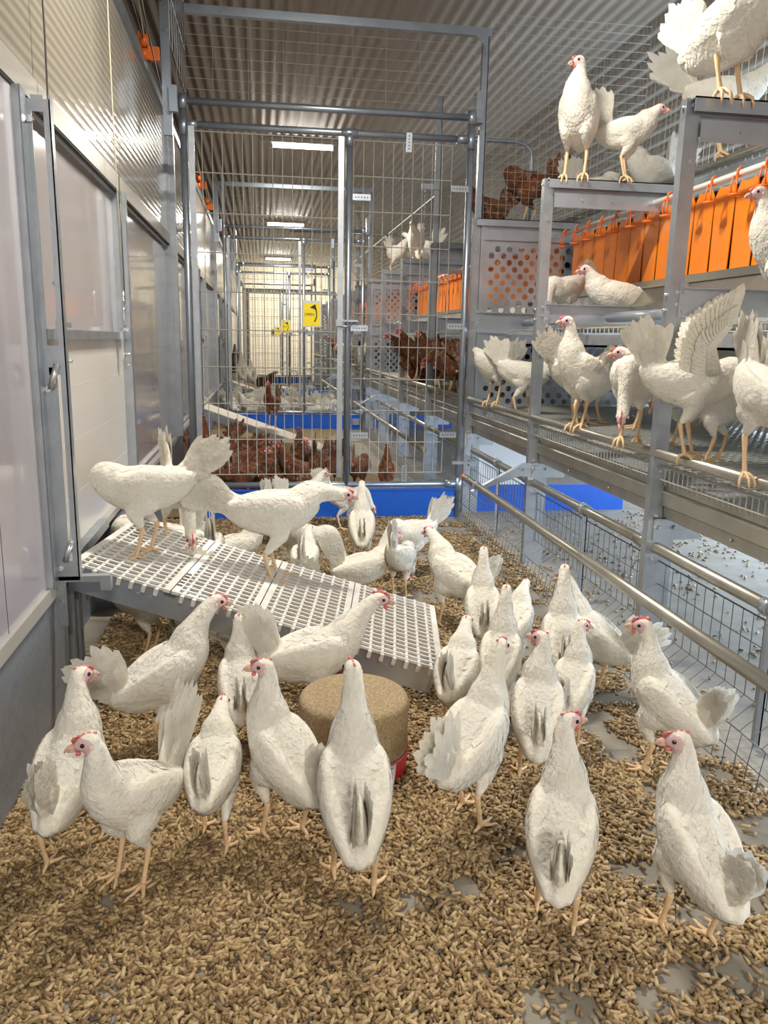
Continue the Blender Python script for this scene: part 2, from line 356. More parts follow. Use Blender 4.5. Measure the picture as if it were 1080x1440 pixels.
    b.build('hinge_plate', M['galv_sheet'], g)
    MB().box(1.24, -0.03, 0.36, 1.42, -0.01, 0.38).box(1.36, -0.03, 0.345, 1.40, 0.03, 0.385).build('latch', M['galv'], g)
    # frame above the gate up to the ceiling
    b = MB().box(-0.545, 0.02, 2.3, -0.50, 0.055, 3.0).box(-0.50, 0.02, 2.3, -0.495, 0.08, 3.0)
    b.bolt((-0.52, 0.02, 2.86), 'y', 0.014); b.box(-0.505, -0.02, 2.42, -0.46, 0.02, 2.56); b.build('upper_post', M['galv_tube'], g)
    b = MB().box(1.375, 0.13, 0.0, 1.415, 0.165, 3.0).box(1.41, 0.13, 0, 1.415, 0.19, 3.0)
    for z in (2.88, 2.62, 2.2, 1.95, 1.4, 0.6): b.bolt((1.395, 0.13, z), 'y', 0.008)
    b.box(1.33, 0.05, 2.48, 1.375, 0.14, 2.66); b.build('upper_post', M['galv_tube'], g)
    b = MB().box(-0.50, 0.02, 2.955, 1.40, 0.06, 3.0); 
    for x in (0.55, -0.2, 1.1): b.bolt((x, 0.02, 2.978), 'y', 0.01)
    b.quadbox([(1.30, 0.02, 2.955), (1.375, 0.02, 2.955), (1.375, 0.02, 2.88)], (0, 0.004, 0))
    b.build('upper_rail', M['galv_tube'], g)
    b = MB(); mesh_grid(b, -0.46, 1.37, 2.50, 2.96, 0.03, 0.205, 0.058, 0.0013, 0.0013); b.build('upper_wire_mesh', M['wire'], g)
    b = MB()
    for i in range(8): b.wire((-0.41, -0.12*i, 2.52-0.0*i), (-0.41, -0.12*i, 3.0), 0.0022)
    for z in (2.52, 2.75, 3.0): b.wire((-0.41, 0, z), (-0.41, -0.85, z), 0.0022)
    b.build('side_wire_mesh', M['galv_sheet'], g)
    s = MB().box(0.257, -0.046, 1.225, 0.371, -0.042, 1.385).build('sign', M['signback'], g); s['label'] = 'yellow OPEN sign with curved black arrow'
    MB().box(0.264, -0.0475, 1.232, 0.364, -0.0455, 1.366).build('sign_face', M['yellow'], s)
    text_obj('OPEN', 0.023, M['ink'], s, (0.297, -0.0485, 1.30), (PI/2, 0, 0))
    b = MB(); n = 12; pts = []
    for i in range(n+1):
        a = R(-38+76*i/n); pts.append((0.28+0.062*math.cos(a), 1.302+0.072*math.sin(a)))
    for i in range(n):
        w0 = 0.0028; b.box(min(pts[i][0], pts[i+1][0])-w0, -0.049, pts[i][1], max(pts[i][0], pts[i+1][0])+w0, -0.0475, pts[i+1][1])
    b.quadbox([(0.300, -0.0495, 1.343), (0.333, -0.0495, 1.363), (0.343, -0.0495, 1.328)], (0, 0.0015, 0))
    b.build('arrow', M['ink'], s)
    return g
gate = make_gate()
GL = ['galvanised aisle gate over blue board, behind the flock of brown hens on the floor', 'aisle gate third in line, behind the gathered white hens', 'faint last aisle gate in front of the bright far wall']
for k in range(1, 4):
    c = copy_tree(gate); c.location.y = 5.1+5.28*k; c['label'] = GL[k-1]

# ------------------------------------------------------------------ aviary racks (one block per aisle section)
def perf_strip(b, y, x0, x1, z0, z1, holes_z0, holes_z1, r=0.0185, p=0.080, row=0.0425):
    def plain(a0, c0, a1, c1):
        if a1-a0 > 1e-4 and c1-c0 > 1e-4: b.add([(a0, y, c0), (a1, y, c0), (a1, y, c1), (a0, y, c1)], [(0, 1, 2, 3)])
    plain(x0, z0, x1, holes_z0); n = int((holes_z1-holes_z0)/row); top = holes_z0+n*row; plain(x0, top, x1, z1)
    for i in range(n):
        zc = holes_z0+(i+0.5)*row; off = 0.03+(p/2 if i % 2 else 0); a = x0+off; plain(x0, zc-row/2, a, zc+row/2)
        while a+p < x1-0.01:
            cx = a+p/2; N = 16; vs = []; 
            for j in range(N):
                q = 2*PI*(j+0.5)/N; c_, s_ = math.cos(q), math.sin(q); k = min(p/2/abs(c_) if abs(c_) > 1e-6 else 9, row/2/abs(s_) if abs(s_) > 1e-6 else 9)
                vs.append((cx+r*c_, y, zc+r*s_)); vs.append((cx+k*c_, y, zc+k*s_))
            fs = [(2*j, 2*j+1, 2*((j+1) % N)+1, 2*((j+1) % N)) for j in range(N)]
            b.add(vs, fs)
            for sx in (-1, 1):   # corners of the cell
                for sz in (-1, 1):
                    cc = (cx+sx*p/2, y, zc+sz*row/2); near = sorted([v for v in vs[1::2]], key=lambda v: (v[0]-cc[0])**2+(v[2]-cc[2])**2)[:2]
                    b.add([cc, near[0], near[1]], [(0, 1, 2)])
            a += p
        plain(a, zc-row/2, x1, zc+row/2)
def nipple(b, x, y, z, s=1.0):
    b.tube([(x, y, z+0.022*s), (x-0.012*s, y, z+0.03*s), (x-0.022*s, y, z+0.02*s), (x-0.022*s, y, z-0.006*s)], 0.005*s, 6)
    b.box(x-0.034*s, y-0.012*s, z-0.008*s, x-0.008*s, y+0.012*s, z-0.002*s)
    b.tube([(x-0.03*s, y-0.012*s, z-0.006*s), (x-0.034*s, y-0.02*s, z-0.045*s), (x-0.03*s, y-0.02*s, z-0.075*s)], 0.0035*s, 6)
    b.tube([(x-0.03*s, y+0.012*s, z-0.006*s), (x-0.034*s, y+0.02*s, z-0.045*s), (x-0.03*s, y+0.02*s, z-0.075*s)], 0.0035*s, 6)
    b.lathe([(0.004*s, 0), (0.026*s, 0.0), (0.028*s, 0.009*s), (0.006*s, 0.004*s)], (x-0.026*s, y, z-0.083*s), 10)
def make_rack(y_start, posts, y_end=0.0, divider=True):
    """local y = 0 at the divider, the rack runs towards -y"""
    g = empty('aviary_rack', (0, 5.23, 0), 'galvanised aviary rack with orange curtains carrying the white hens, nearest the camera', 'aviary rack', 'aviary racks')
    for y in posts:
        b = MB().box(1.365, y-0.002, 0, 1.405, y+0.001, 1.93).box(1.36, y-0.002, 0, 1.365, y+0.036, 1.93).box(1.405, y-0.002, 0, 1.41, y+0.012, 1.93)
        p = b.build('post', M['galv'], g)
        b = MB()
        for z in (1.91, 1.74, 1.33, 1.29, 1.10, 0.72, 0.56, 0.52, 0.40): b.bolt((1.385, y-0.003, z), 'y', 0.007)
        for z in (1.905, 1.32, 1.27): b.bolt((1.358, y+0.018, z), 'x', 0.006)
        b.build('bolts', M['screw'], p)
        b = MB().box(1.375, y+0.002, 1.885, 2.07, y+0.008, 1.93).box(1.375, y-0.03, 1.925, 2.07, y+0.03, 1.93).box(1.375, y-0.03, 1.886, 2.07, y-0.027, 1.93)
        b.box(1.40, y+0.010, 1.82, 2.07, y+0.013, 1.886); b.box(1.41, y-0.015, 1.80, 2.07, y-0.012, 1.865)
        for x in (1.55, 1.70, 1.9): b.bolt((x, y-0.015, 1.835), 'y', 0.005)
        b.build('top_beam', M['galv_sheet'], g)
        b = MB().box(1.40, y+0.004, 1.255, 2.1, y+0.008, 1.345).box(1.40, y-0.02, 1.341, 2.1, y+0.008, 1.345)
        b.box(1.395, y-0.006, 1.25, 1.425, y-0.003, 1.36)
        for z in (1.27, 1.33): b.bolt((1.41, y-0.007, z), 'y', 0.007)
        b.build('cross_beam', M['galv_sheet'], g)
        b = MB().box(1.41, y+0.012, 0.0, 1.47, y+0.018, 0.52).box(1.38, y-0.006, 0.47, 1.56, y-0.002, 0.55).box(1.38, y-0.02, 0.545, 1.9, y+0.01, 0.55)
        for x in (1.40, 1.46, 1.52): b.bolt((x, y-0.008, 0.515), 'y', 0.008)
        b.build('foot_bracket', M['galv'], g)
    for ym in [0.5*(a+c) for a, c in zip(posts[:-1], posts[1:])]:
        b = MB().box(1.39, ym-0.02, 0.02, 1.41, ym-0.014, 0.46).box(1.405, ym-0.02, 0.02, 1.41, ym+0.015, 0.46)
        b.tube([(1.40, ym-0.02, 0.44), (1.40, ym+0.02, 0.44)], 0.027, 12); b.bolt((1.385, ym-0.02, 0.47), 'y', 0.008); b.bolt((1.39, ym-0.02, 0.40), 'y', 0.006)
        b.build('mesh_stay', M['galv'], g)
    L0 = y_start
    b = MB().tube([(1.40, L0, 0.44), (1.40, -0.09, 0.44)], 0.0205, 16)
    for y in posts: b.tube([(1.40, y+0.03, 0.44), (1.40, y+0.14, 0.44)], 0.025, 14)
    b.build('guard_rail', M['galv_warm'], g)
    MB().tube([(1.375, L0, 0.782), (1.375, y_end-0.02, 0.782)], 0.0175, 16).build('perch_rail', M['galv_warm'], g)
    # guard mesh bending in towards the aisle
    prof = [(1.425, 0.385), (1.425, 0.30), (1.425, 0.20), (1.425, 0.13), (1.35, 0.07), (1.285, 0.12), (1.275, 0.06), (1.27, 0.0)]
    b = MB(); n = int((y_end-L0)/0.052)
    for i in range(n+1):
        y = L0+(y_end-L0)*i/n; b.tube([(x, y, z) for x, z in prof], 0.0018, 4, False)
    for x, z in prof: b.wire((x, L0, z), (x, y_end, z), 0.0022 if z < 0.38 else 0.003)
    b.build('guard_mesh', M['wire_dark'], g)
    # floor of the lower tier: lip, side profile and wires
    b = MB().box(1.405, L0, 0.672, 1.41, y_end, 0.70)
    MB_ = MB(); n = int((y_end-L0)/0.03)
    for i in range(n): 
        y = L0+0.03*i; MB_.tube([(1.40, y, 0.672), (1.392, y, 0.69), (1.392, y, 0.735), (1.41, y, 0.745)], 0.0026, 4, False)
    for z in (0.69, 0.735): MB_.wire((1.391, L0, z), (1.391, y_end, z), 0.0028)
    MB_.build('mesh_lip', M['wire'], g)
    b = MB(); X1 = 2.95
    n = int((y_end-L0)/0.052)
    for i in range(n): y = L0+0.052*i; b.wire((1.395, y, 0.742), (X1, y, 0.742), 0.0022)
    for i in range(42): x = 1.395+i*(X1-1.395)/41; b.wire((x, L0, 0.738), (x, y_end, 0.738), 0.0022)
    b.build('wire_floor', M['wire'], g)
    MB().box(1.45, L0, 0.655, X1, y_end, 0.66).build('manure_belt', mat('grey_belt', (0.42, 0.45, 0.50), 0.3, 0.1, noise=(25, (0.30, 0.31, 0.33), 0.15)), g)
    prof = [(1.412, 0.69), (1.412, 0.655), (1.40, 0.645), (1.40, 0.60), (1.412, 0.592), (1.412, 0.555), (1.43, 0.545), (1.47, 0.545), (1.47, 0.55), (1.437, 0.555), (1.42, 0.60), (1.42, 0.69)]
    b = MB(); k = len(prof)
    b.add([(x, y, z) for y in (L0, y_end) for x, z in prof], [(i, (i+1) % k, k+(i+1) % k, k+i) for i in range(k)])
    i = 0.0
    while L0+0.25+i < y_end: b.bolt((1.411, L0+0.25+i, 0.575), 'x', 0.005); i += 0.44
    b.build('side_profile', M['galv_warm'], g)
    # outer perch on its arms
    ps = [y for y in posts if y < -0.5]
    b = MB().tube([(1.09, L0, 0.43), (1.09, -1.07, 0.43)], 0.0185, 16)
    b.build('outer_perch', M['galv_warm'], g); MB().tube([(1.09, -1.072, 0.43), (1.09, -1.055, 0.43)], 0.0195, 16).build('end_cap', M['orange_part'], g)
    for y in [ps[-1]] + ([ps[0]-1.32] if False else []):
        b = MB().quadbox([(1.42, y-0.004, 0.54), (1.33, y-0.004, 0.548), (1.30, y-0.004, 0.53), (1.12, y-0.004, 0.425), (1.13, y-0.004, 0.415), (1.32, y-0.004, 0.478), (1.42, y-0.004, 0.47)], (0, 0.004, 0))
        b.box(1.30, y-0.03, 0.525, 1.42, y, 0.53); b.quadbox([(1.06, y-0.03, 0.40), (1.30, y-0.03, 0.53), (1.30, y, 0.53), (1.06, y, 0.40)], (0, 0, 0.004))
        b.tube([(1.09, y-0.015, 0.43), (1.09, y+0.012, 0.43)], 0.0225, 14); b.bolt((1.34, y-0.006, 0.51), 'y', 0.008); b.bolt((1.39, y-0.006, 0.50), 'y', 0.008)
        b.build('perch_arm', M['galv_sheet'], g)
    # upper tier shelf, egg channel, orange nest curtains, pipe
    prof = [(1.95, 1.44), (1.95, 1.475), (2.02, 1.48), (2.6, 1.50), (2.6, 1.49), (1.965, 1.465), (1.965, 1.44)]
    b = MB(); k = len(prof); b.add([(x, y, z) for y in (L0, y_end) for x, z in prof], [(i, (i+1) % k, k+(i+1) % k, k+i) for i in range(k)])
    b.build('nest_shelf', M['galv_warm'], g)
    prof = [(1.97, 1.455), (1.90, 1.36), (1.86, 1.345), (1.86, 1.30), (1.87, 1.30), (1.875, 1.335), (1.91, 1.35), (1.98, 1.445)]
    b = MB(); k = len(prof); b.add([(x, y, z) for y in (L0, y_end) for x, z in prof], [(i, (i+1) % k, k+(i+1) % k, k+i) for i in range(k)])
    b.build('egg_channel', M['galv_warm'], g)
    b = MB(); n = int((y_end-L0)/0.05)
    for i in range(n): y = L0+0.05*i; b.wire((1.62, y, 1.235), (2.6, y, 1.235), 0.0022); b.wire((1.62, y, 1.205), (1.62, y, 1.235), 0.0025)
    for i in range(24): x = 1.62+i*0.042; b.wire((x, L0, 1.231), (x, y_end, 1.231), 0.0022)
    b.wire((1.62, L0, 1.205), (1.62, y_end, 1.205), 0.003)
    b.build('wire_floor', M['wire'], g)
    MB().box(1.66, L0, 1.14, 2.6, y_end, 1.15).box(1.66, L0, 1.14, 1.664, y_end, 1.20).build('manure_belt', M['galv_sheet'], g)
    for y in posts[-2:]: MB().tube([(1.72, y-0.85, 1.285), (1.72, y-0.05, 1.285)], 0.024, 14).build('perch_rail', M['galv_sheet'], g)
    MB().tube([(2.05, L0, 0.92), (2.05, y_end, 0.92)], 0.018, 12).build('perch_rail', M['galv_warm'], g)
    MB().tube([(2.32, L0, 2.07), (2.32, y_end, 2.07)], 0.022, 14).build('perch_rail', M['galv_warm'], g)
    MB().tube([(2.0, L0, 1.05), (2.0, y_end, 1.05)], 0.014, 12).build('perch_rail', M['galv_warm'], g)
    b = MB().quadbox([(2.02, L0, 1.845), (2.02, y_end, 1.845), (2.5, y_end, 2.10), (2.5, L0, 2.10)], (0, 0, 0.006)); b.build('nest_roof', M['galv_sheet'], g)
    MB().box(2.98, L0, 0.70, 2.985, y_end, 1.14).build('brightening_sheet', M['slide'], g)  # white sheet added to brighten the dark back of the lower tier
    MB().box(2.10, L0, 1.48, 2.12, y_end, 1.86).build('nest_back', M['dark'], g)
    MB().tube([(1.93, L0, 1.842), (1.93, y_end-0.10, 1.842)], 0.0135, 12).build('water_pipe', M['white_pvc'], g)
    MB().tube([(2.25, L0, 1.01), (2.25, y_end, 1.01)], 0.0125, 10).build('water_pipe', M['white_pvc'], g)
    y = y_end-0.16; k = 0
    while y > L0:
        b = MB(); nipple(b, 1.935, y, 1.835); b.build('drinker_nipple', M['orange_part'], g)
        b = MB(); nipple(b, 2.25, y+0.05, 1.0); b.build('drinker_nipple', M['orange_part'], g)
        y -= 0.19
    y = y_end-0.10
    while y-0.165 > L0:
        a0, a1 = y-0.165+0.004, y-0.004; z0 = 1.482; z1 = 1.845; j = rnd.uniform(-0.006, 0.006)
        pts = [(2.0+j, a0, z0), (2.0-j, a1, z0), (2.004, a1, z1-0.045), (2.004, a1-0.03, z1-0.004), (2.004, a1-0.06, z1-0.012), (2.004, a0+0.05, z1-0.012), (2.004, a0+0.025, z1-0.002), (2.004, a0, z1-0.045)]
        MB().quadbox(pts, (0.004, 0, 0)).build('curtain_flap', M['orange'], g); y -= 0.165
    if divider:
        b = MB(); perf_strip(b, 0.0, 1.42, 2.10, 1.235, 1.905, 1.345, 1.80); perf_strip(b, 0.0, 1.42, 3.0, 0.60, 1.215, 0.66, 1.19)
        b.box(1.42, -0.02, 1.885, 2.1, 0.02, 1.905).box(1.41, -0.02, 1.215, 3.0, -0.005, 1.25)
        b.box(1.412, -0.012, 0.6, 1.44, -0.004, 1.9)
        for z in (1.86, 1.7, 1.5, 1.3, 1.1, 0.8): b.bolt((1.425, -0.013, z), 'y', 0.004)
        b.build('perforated_divider', M['galv_sheet'], g)
        MB().box(1.47, 0.02, 0.0, 2.55, 0.035, 0.185).build('kick_board', M['blue'], g)
        MB().box(1.47, 0.02, 0.19, 1.95, 0.03, 0.54).build('white_board', mat('white_board', (0.8, 0.83, 0.86), 0.4), g)
        b = MB()
        for i in range(34): x = 1.42+0.05*i; b.wire((x, 0.0, 1.92), (x, 0.0, 3.15), 0.0011)
        for i in range(25): z = 1.92+0.05*i; b.wire((1.42, 0, z), (2.47, 0, z), 0.0011)
        b.build('upper_wire_mesh', M['wire'], g)
    return g
rack = make_rack(-4.2, [-3.96, -2.64, -1.32, 0.0])
rack2 = make_rack(-5.26, [-3.96, -2.64, -1.32, 0.0])
rack2.location.y = 5.23+5.28; rack2['label'] = 'aviary rack crowded with brown hens, behind the first mesh gate'
for k in (2, 3):
    c = copy_tree(rack2); c.location.y = 5.23+5.28*k
    c['label'] = ['aviary rack with white hens, beyond the second aisle gate', 'faint farthest aviary rack near the bright end wall'][k-2]

# tall mesh hung behind the nests, from rack to ceiling
b = MB(); zt = 3.15
for i in range(300):
    y = 1.5+i*0.06
    b.wire((2.46, y, 1.95), (2.46, y, zt), 0.0011)
for i in range(21): b.wire((2.46, 1.5, 1.95+0.06*i), (2.46, 19.5, 1.95+0.06*i), 0.0011)
tag(b.build('netting', M['wire']), 'fine wire netting hung from the ceiling behind the orange nests', 'netting')

# ------------------------------------------------------------------ hatch in the left wall
def make_hatch_guide(y, x, kind):
    if kind == 'slot':
        g = empty('slotted_guide', (x, y, 0), 'wide grey metal hatch guide with long slots, nearest on the left wall', 'hatch guide')
        b = MB().box(-0.03, -0.05, 0.43, 0.012, -0.035, 1.77).box(0.008, -0.05, 0.43, 0.012, 0.0, 1.77)
        # face plate across the wall with slots: built from strips
        def plate(x0, x1, z0, z1): b.box(x0, 0.0, z0, x1, 0.005, z1)
        plate(0.0, 0.072, 0.44, 0.50); plate(0.0, 0.024, 0.5, 1.75); plate(0.054, 0.072, 0.5, 1.75); plate(0.024, 0.054, 1.72, 1.76); plate(0.024, 0.054, 1.04, 1.12); plate(0.024, 0.044, 0.5, 1.06)
        b.box(0.068, 0.0, 0.44, 0.072, 0.03, 1.76); b.build('guide_plate', M['galv'], g)
        b = MB()
        for z in (1.70, 1.00, 0.48): b.bolt((0.02, -0.004, z), 'y', 0.010)
        b.tube([(0.027, -0.008, 1.00), (0.048, -0.008, 1.07)], 0.009, 8); b.tube([(0.035, -0.008, 0.50), (0.055, -0.008, 0.56)], 0.009, 8)
        b.build('bolts', M['screw'], g)
        b = MB().box(-0.02, 0.0, 0.435, 0.15, 0.03, 0.452).box(0.0, 0.0, 0.30, 0.03, 0.006, 0.435).box(0.13, -0.01, 0.41, 0.16, 0.02, 0.455); b.bolt((0.015, -0.004, 0.37), 'y', 0.009)
        b.build('support_bracket', M['galv'], g)
    else:
        g = empty('rail_guide', (x, y, 0), 'narrow grey metal hatch guide rail right of the white hatch', 'hatch guide')
        b = MB().box(-0.04, -0.01, 0.50, 0.005, 0.02, 1.775).box(0.0, -0.015, 0.50, 0.03, -0.01, 1.775).box(0.026, -0.015, 0.50, 0.03, 0.04, 1.775).box(0, 0.03, 0.5, 0.026, 0.035, 1.775)
        b.build('guide_plate', M['galv'], g)
        b = MB(); b.bolt((0.015, -0.017, 1.74), 'y', 0.007); b.bolt((0.015, -0.017, 1.02), 'y', 0.007); b.bolt((0.015, -0.017, 0.52), 'y', 0.007); b.build('bolts', M['screw'], g)
    return g
g1 = make_hatch_guide(2.36, WX+0.01, 'slot'); g2 = make_hatch_guide(3.88, WX, 'rail')
def make_hatch():
    g = empty('sliding_hatch', (WX, 2.48, 0), 'white sliding pop hole hatch hanging on two cables above the ramp', 'hatch', 'sliding hatches')
    MB().box(-0.022, -0.02, 0.445, -0.012, 1.39, 1.15).build('hatch_panel', M['slide'], g)
    b = MB().box(-0.026, -0.02, 1.15, 0.012, 1.39, 1.165).box(0.008, -0.02, 1.135, 0.012, 1.39, 1.165); b.build('top_bar', M['galv'], g)
    for y in (0.08, 1.22):
        MB().box(0.012, y, 1.05, 0.022, y+0.035, 1.19).box(0.012, y, 1.17, 0.05, y+0.035, 1.185).tube([(0.017, y+0.017, 1.07), (0.05, y+0.017, 1.07)], 0.006, 8).build('lifting_hook', M['screw'], g)
    b = MB()
    for z in (0.62, 0.8, 0.98): b.box(-0.013, 0.0, z, -0.0115, 1.38, z+0.0012)
    b.build('panel_joint', M['white_pvc'], g)
    return g
hatch = make_hatch()
hl = ['pale sliding hatch in the left wall of the brown hens section', 'pale sliding hatch in the left wall beyond the second gate']
for k in (1, 2):
    for o in (hatch, g1, g2):
        c = copy_tree(o); c.location.y += 5.28*k
        if o is hatch: c['label'] = hl[k-1]
        elif o is g1: c['label'] = ['slotted hatch guide seen through the first gate mesh', 'slotted hatch guide beyond the second gate'][k-1]
        else: c['label'] = ['narrow hatch guide rail seen through the first gate mesh', 'narrow hatch guide rail beyond the second gate'][k-1]
for y, yt, lab in ((2.53, 2.58, 'dark steel lifting cable on the near end of the white hatch'), (3.70, 3.66, 'lifting cable with cream rope top on the far end of the white hatch')):
    g = empty('lifting_cable', (WX+0.03, y, 1.19), lab, 'cable', 'hatch cables')
    b = MB().tube([(0, 0, 0.10), (0, yt-y, 0.8), (0, yt-y, 1.45)], 0.0028, 6); b.build('cable', M['cable'] if y < 3 else M['rope'], g)
    if y > 3: b = MB().tube([(0.006, 0.0, 0.10), (0.006, 0, 0.62)], 0.0026, 6); b.build('cable', M['cable'], g)
    b = MB(); n = 14; pts = [(0, 0.014*math.sin(2*PI*i/n)*(1.25 if i < n/2 else 0.8), 0.04+0.04*math.cos(2*PI*i/n)) for i in range(n+1)]
    b.tube(pts, 0.0045, 8); b.build('carabiner', M['screw'], g)
    MB().tube([(0, -0.02, 0.105), (0, 0.02, 0.115)], 0.008, 8).tube([(0, 0, 0.09), (0, 0, 0.15)], 0.007, 8).build('cable_clamp', M['screw'], g)
    MB().tube([(0, 0, 0.01), (0, 0.012, 0), (0, 0.012, -0.015), (0.012, 0.0, -0.022)], 0.005, 8).build('hook', M['screw'], g)

# pulleys, ropes and black blowers above the left wall
def make_pulley(loc, lab):
    g = empty('rope_pulley', loc, lab, 'pulley', 'orange pulleys over the left wall')
    MB().tube([(-0.02, 0, 0), (0.02, 0, 0)], 0.035, 14).tube([(-0.02, -0.01, -0.07), (0.02, -0.01, -0.07)], 0.03, 14).build('wheel', M['orange_part'], g)
    MB().box(0.02, -0.03, -0.10, 0.026, 0.03, 0.04).box(-0.026, -0.03, -0.10, -0.02, 0.03, 0.04).box(0.02, -0.02, -0.10, 0.08, 0.02, -0.03).build('cheek', M['orange_part'], g)
    MB().tube([(0, 0, 0.03), (-0.05, 0.0, 0.45)], 0.003, 5).tube([(0.02, 0, 0.03), (-0.03, 0.0, 0.45)], 0.003, 5).build('rope', M['rope'], g)
    return g
for y, l in ((5.0, 'orange rope pulley at the top of the left wall, nearest one'), (8.9, 'orange rope pulley glimpsed through the top of the gate'), (10.3, 'small orange rope pulley above the second gate post'), (12.5, 'tiny far orange pulley above the third hatch')):
    make_pulley((-0.62, y, 2.75), l)
for y, l in ((4.6, 'black motor box behind the top of the left wall'), (8.6, 'black motor box above the left wall, beyond the gate'), (12.2, 'far black motor box above the left wall')):
    g = empty('motor_box', (-0.78, y, 2.53), l, 'motor', 'black motor boxes')
    MB().box(-0.09, -0.3, 0, 0.05, 0.5, 0.18).build('housing', M['dark'], g, 0.01); MB().box(-0.08, -0.25, 0.18, 0.04, 0.15, 0.34).build('cover', M['lamp_body'], g, 0.02)
MB_ = MB().tube([(-0.60, 3.6, 3.15), (-0.55, 5.3, 2.5)], 0.004, 6).tube([(-0.66, 3.2, 3.1), (-0.62, 4.95, 2.75)], 0.004, 6)
tag(MB_.build('pull_rope', M['cable']), 'slack dark rope running down behind the first orange pulley', 'rope')

# ------------------------------------------------------------------ lamps
LL = ['tube lamp overhead behind the camera', 'tube lamp overhead above the ramp', 'bright tube lamp on the ceiling, nearest seen through the gate', 'tube lamp on the ceiling beyond the second gate', 'smallest tube lamp near the bright end wall']
for y, pw, l in zip(LAMPS_Y, LAMP_POWER, LL):
    g = empty('tube_lamp', (0.45, y, 3.13), l, 'lamp', 'ceiling tube lamps')
    MB().box(-0.36, -0.05, 0, 0.36, 0.05, 0.05).build('lamp_body', M['lamp_body'], g, 0.006)
    MB().tube([(-0.31, -0.02, -0.025), (0.31, -0.02, -0.025)], 0.022, 12).build('lamp_tube', M['lamp'], g)
    MB().box(-0.345, -0.04, -0.05, -0.315, 0.03, 0.0).box(0.315, -0.04, -0.05, 0.345, 0.03, 0.0).build('end_cap', M['lamp_body'], g)
    MB().tube([(-0.38, 0, 0.03), (-0.42, 0, 0.02), (-0.45, 0, 0.06)], 0.008, 8).tube([(0.36, 0, 0.02), (0.42, 0, -0.01), (0.46, 0, 0.05)], 0.008, 8).build('cable', M['lamp_body'], g)
    area('lamp_light', (0, -0.02, -0.055), (0.62, 0.06), pw, WARM, (0, 0, 0), g)

# bent pipes and tall strut in the sections
for k, (y, x1, z) in enumerate(((5.9, 1.95, 2.56), (11.2, 1.95, 2.56))):
    o = MB().tube([(0.4, y, z), (x1-0.12, y, z), (x1-0.05, y, z-0.02), (x1-0.01, y, z-0.06), (x1, y, z-0.13), (x1, y, 1.93)], 0.014, 10).tube([(x1-0.35, y, z), (x1-0.35, y, z+0.05)], 0.006, 6).build('bent_pipe', M['galv_tube'])
    tag(o, ['galvanised bent pipe crossing behind the top of the first gate', 'galvanised bent pipe under the ceiling beyond the second gate'][k], 'pipe', 'bent pipes')
for k in range(2):
    y = 6.5+5.28*k
    g = empty('tall_strut', (1.39, y, 0), ['tall galvanised strut with a hanging chain, behind the first gate', 'thin tall strut beyond the second gate'][k], 'strut', 'tall struts')
    MB().box(-0.025, 0, 0.87, 0.02, 0.004, 3.0).box(0.016, 0, 0.87, 0.02, 0.04, 3.0).build('rail', M['galv'], g)
    MB().box(-0.13, -0.01, 2.32, 0.01, 0.01, 2.36).build('arm', M['galv_sheet'], g)
    b = MB()
    for i in range(40): b.box(-0.10-(0.002 if i % 2 else 0.006), -0.002, 2.30-0.02*i, -0.10+(0.002 if i % 2 else 0.006), 0.002, 2.318-0.02*i)
    b.build('chain', M['galv'], g)
for i, (x, y, l) in enumerate(((2.02, 8.3, 'small ceiling hook above the bent pipe'), (1.98, 4.45, 'ceiling hook at the top edge, above the front rack'))):
    n = 10; pts = [(0, 0, 0.0), (0, 0, -0.10)]+[(0.025*math.sin(PI*1.4*j/n), 0, -0.10-0.03*(1-math.cos(PI*1.4*j/n))) for j in range(1, n+1)]
    o = MB().tube(pts, 0.005, 6).build('ceiling_hook', M['galv']); o.location = (x, y, 3.2); tag(o, l, 'hook', 'ceiling hooks')

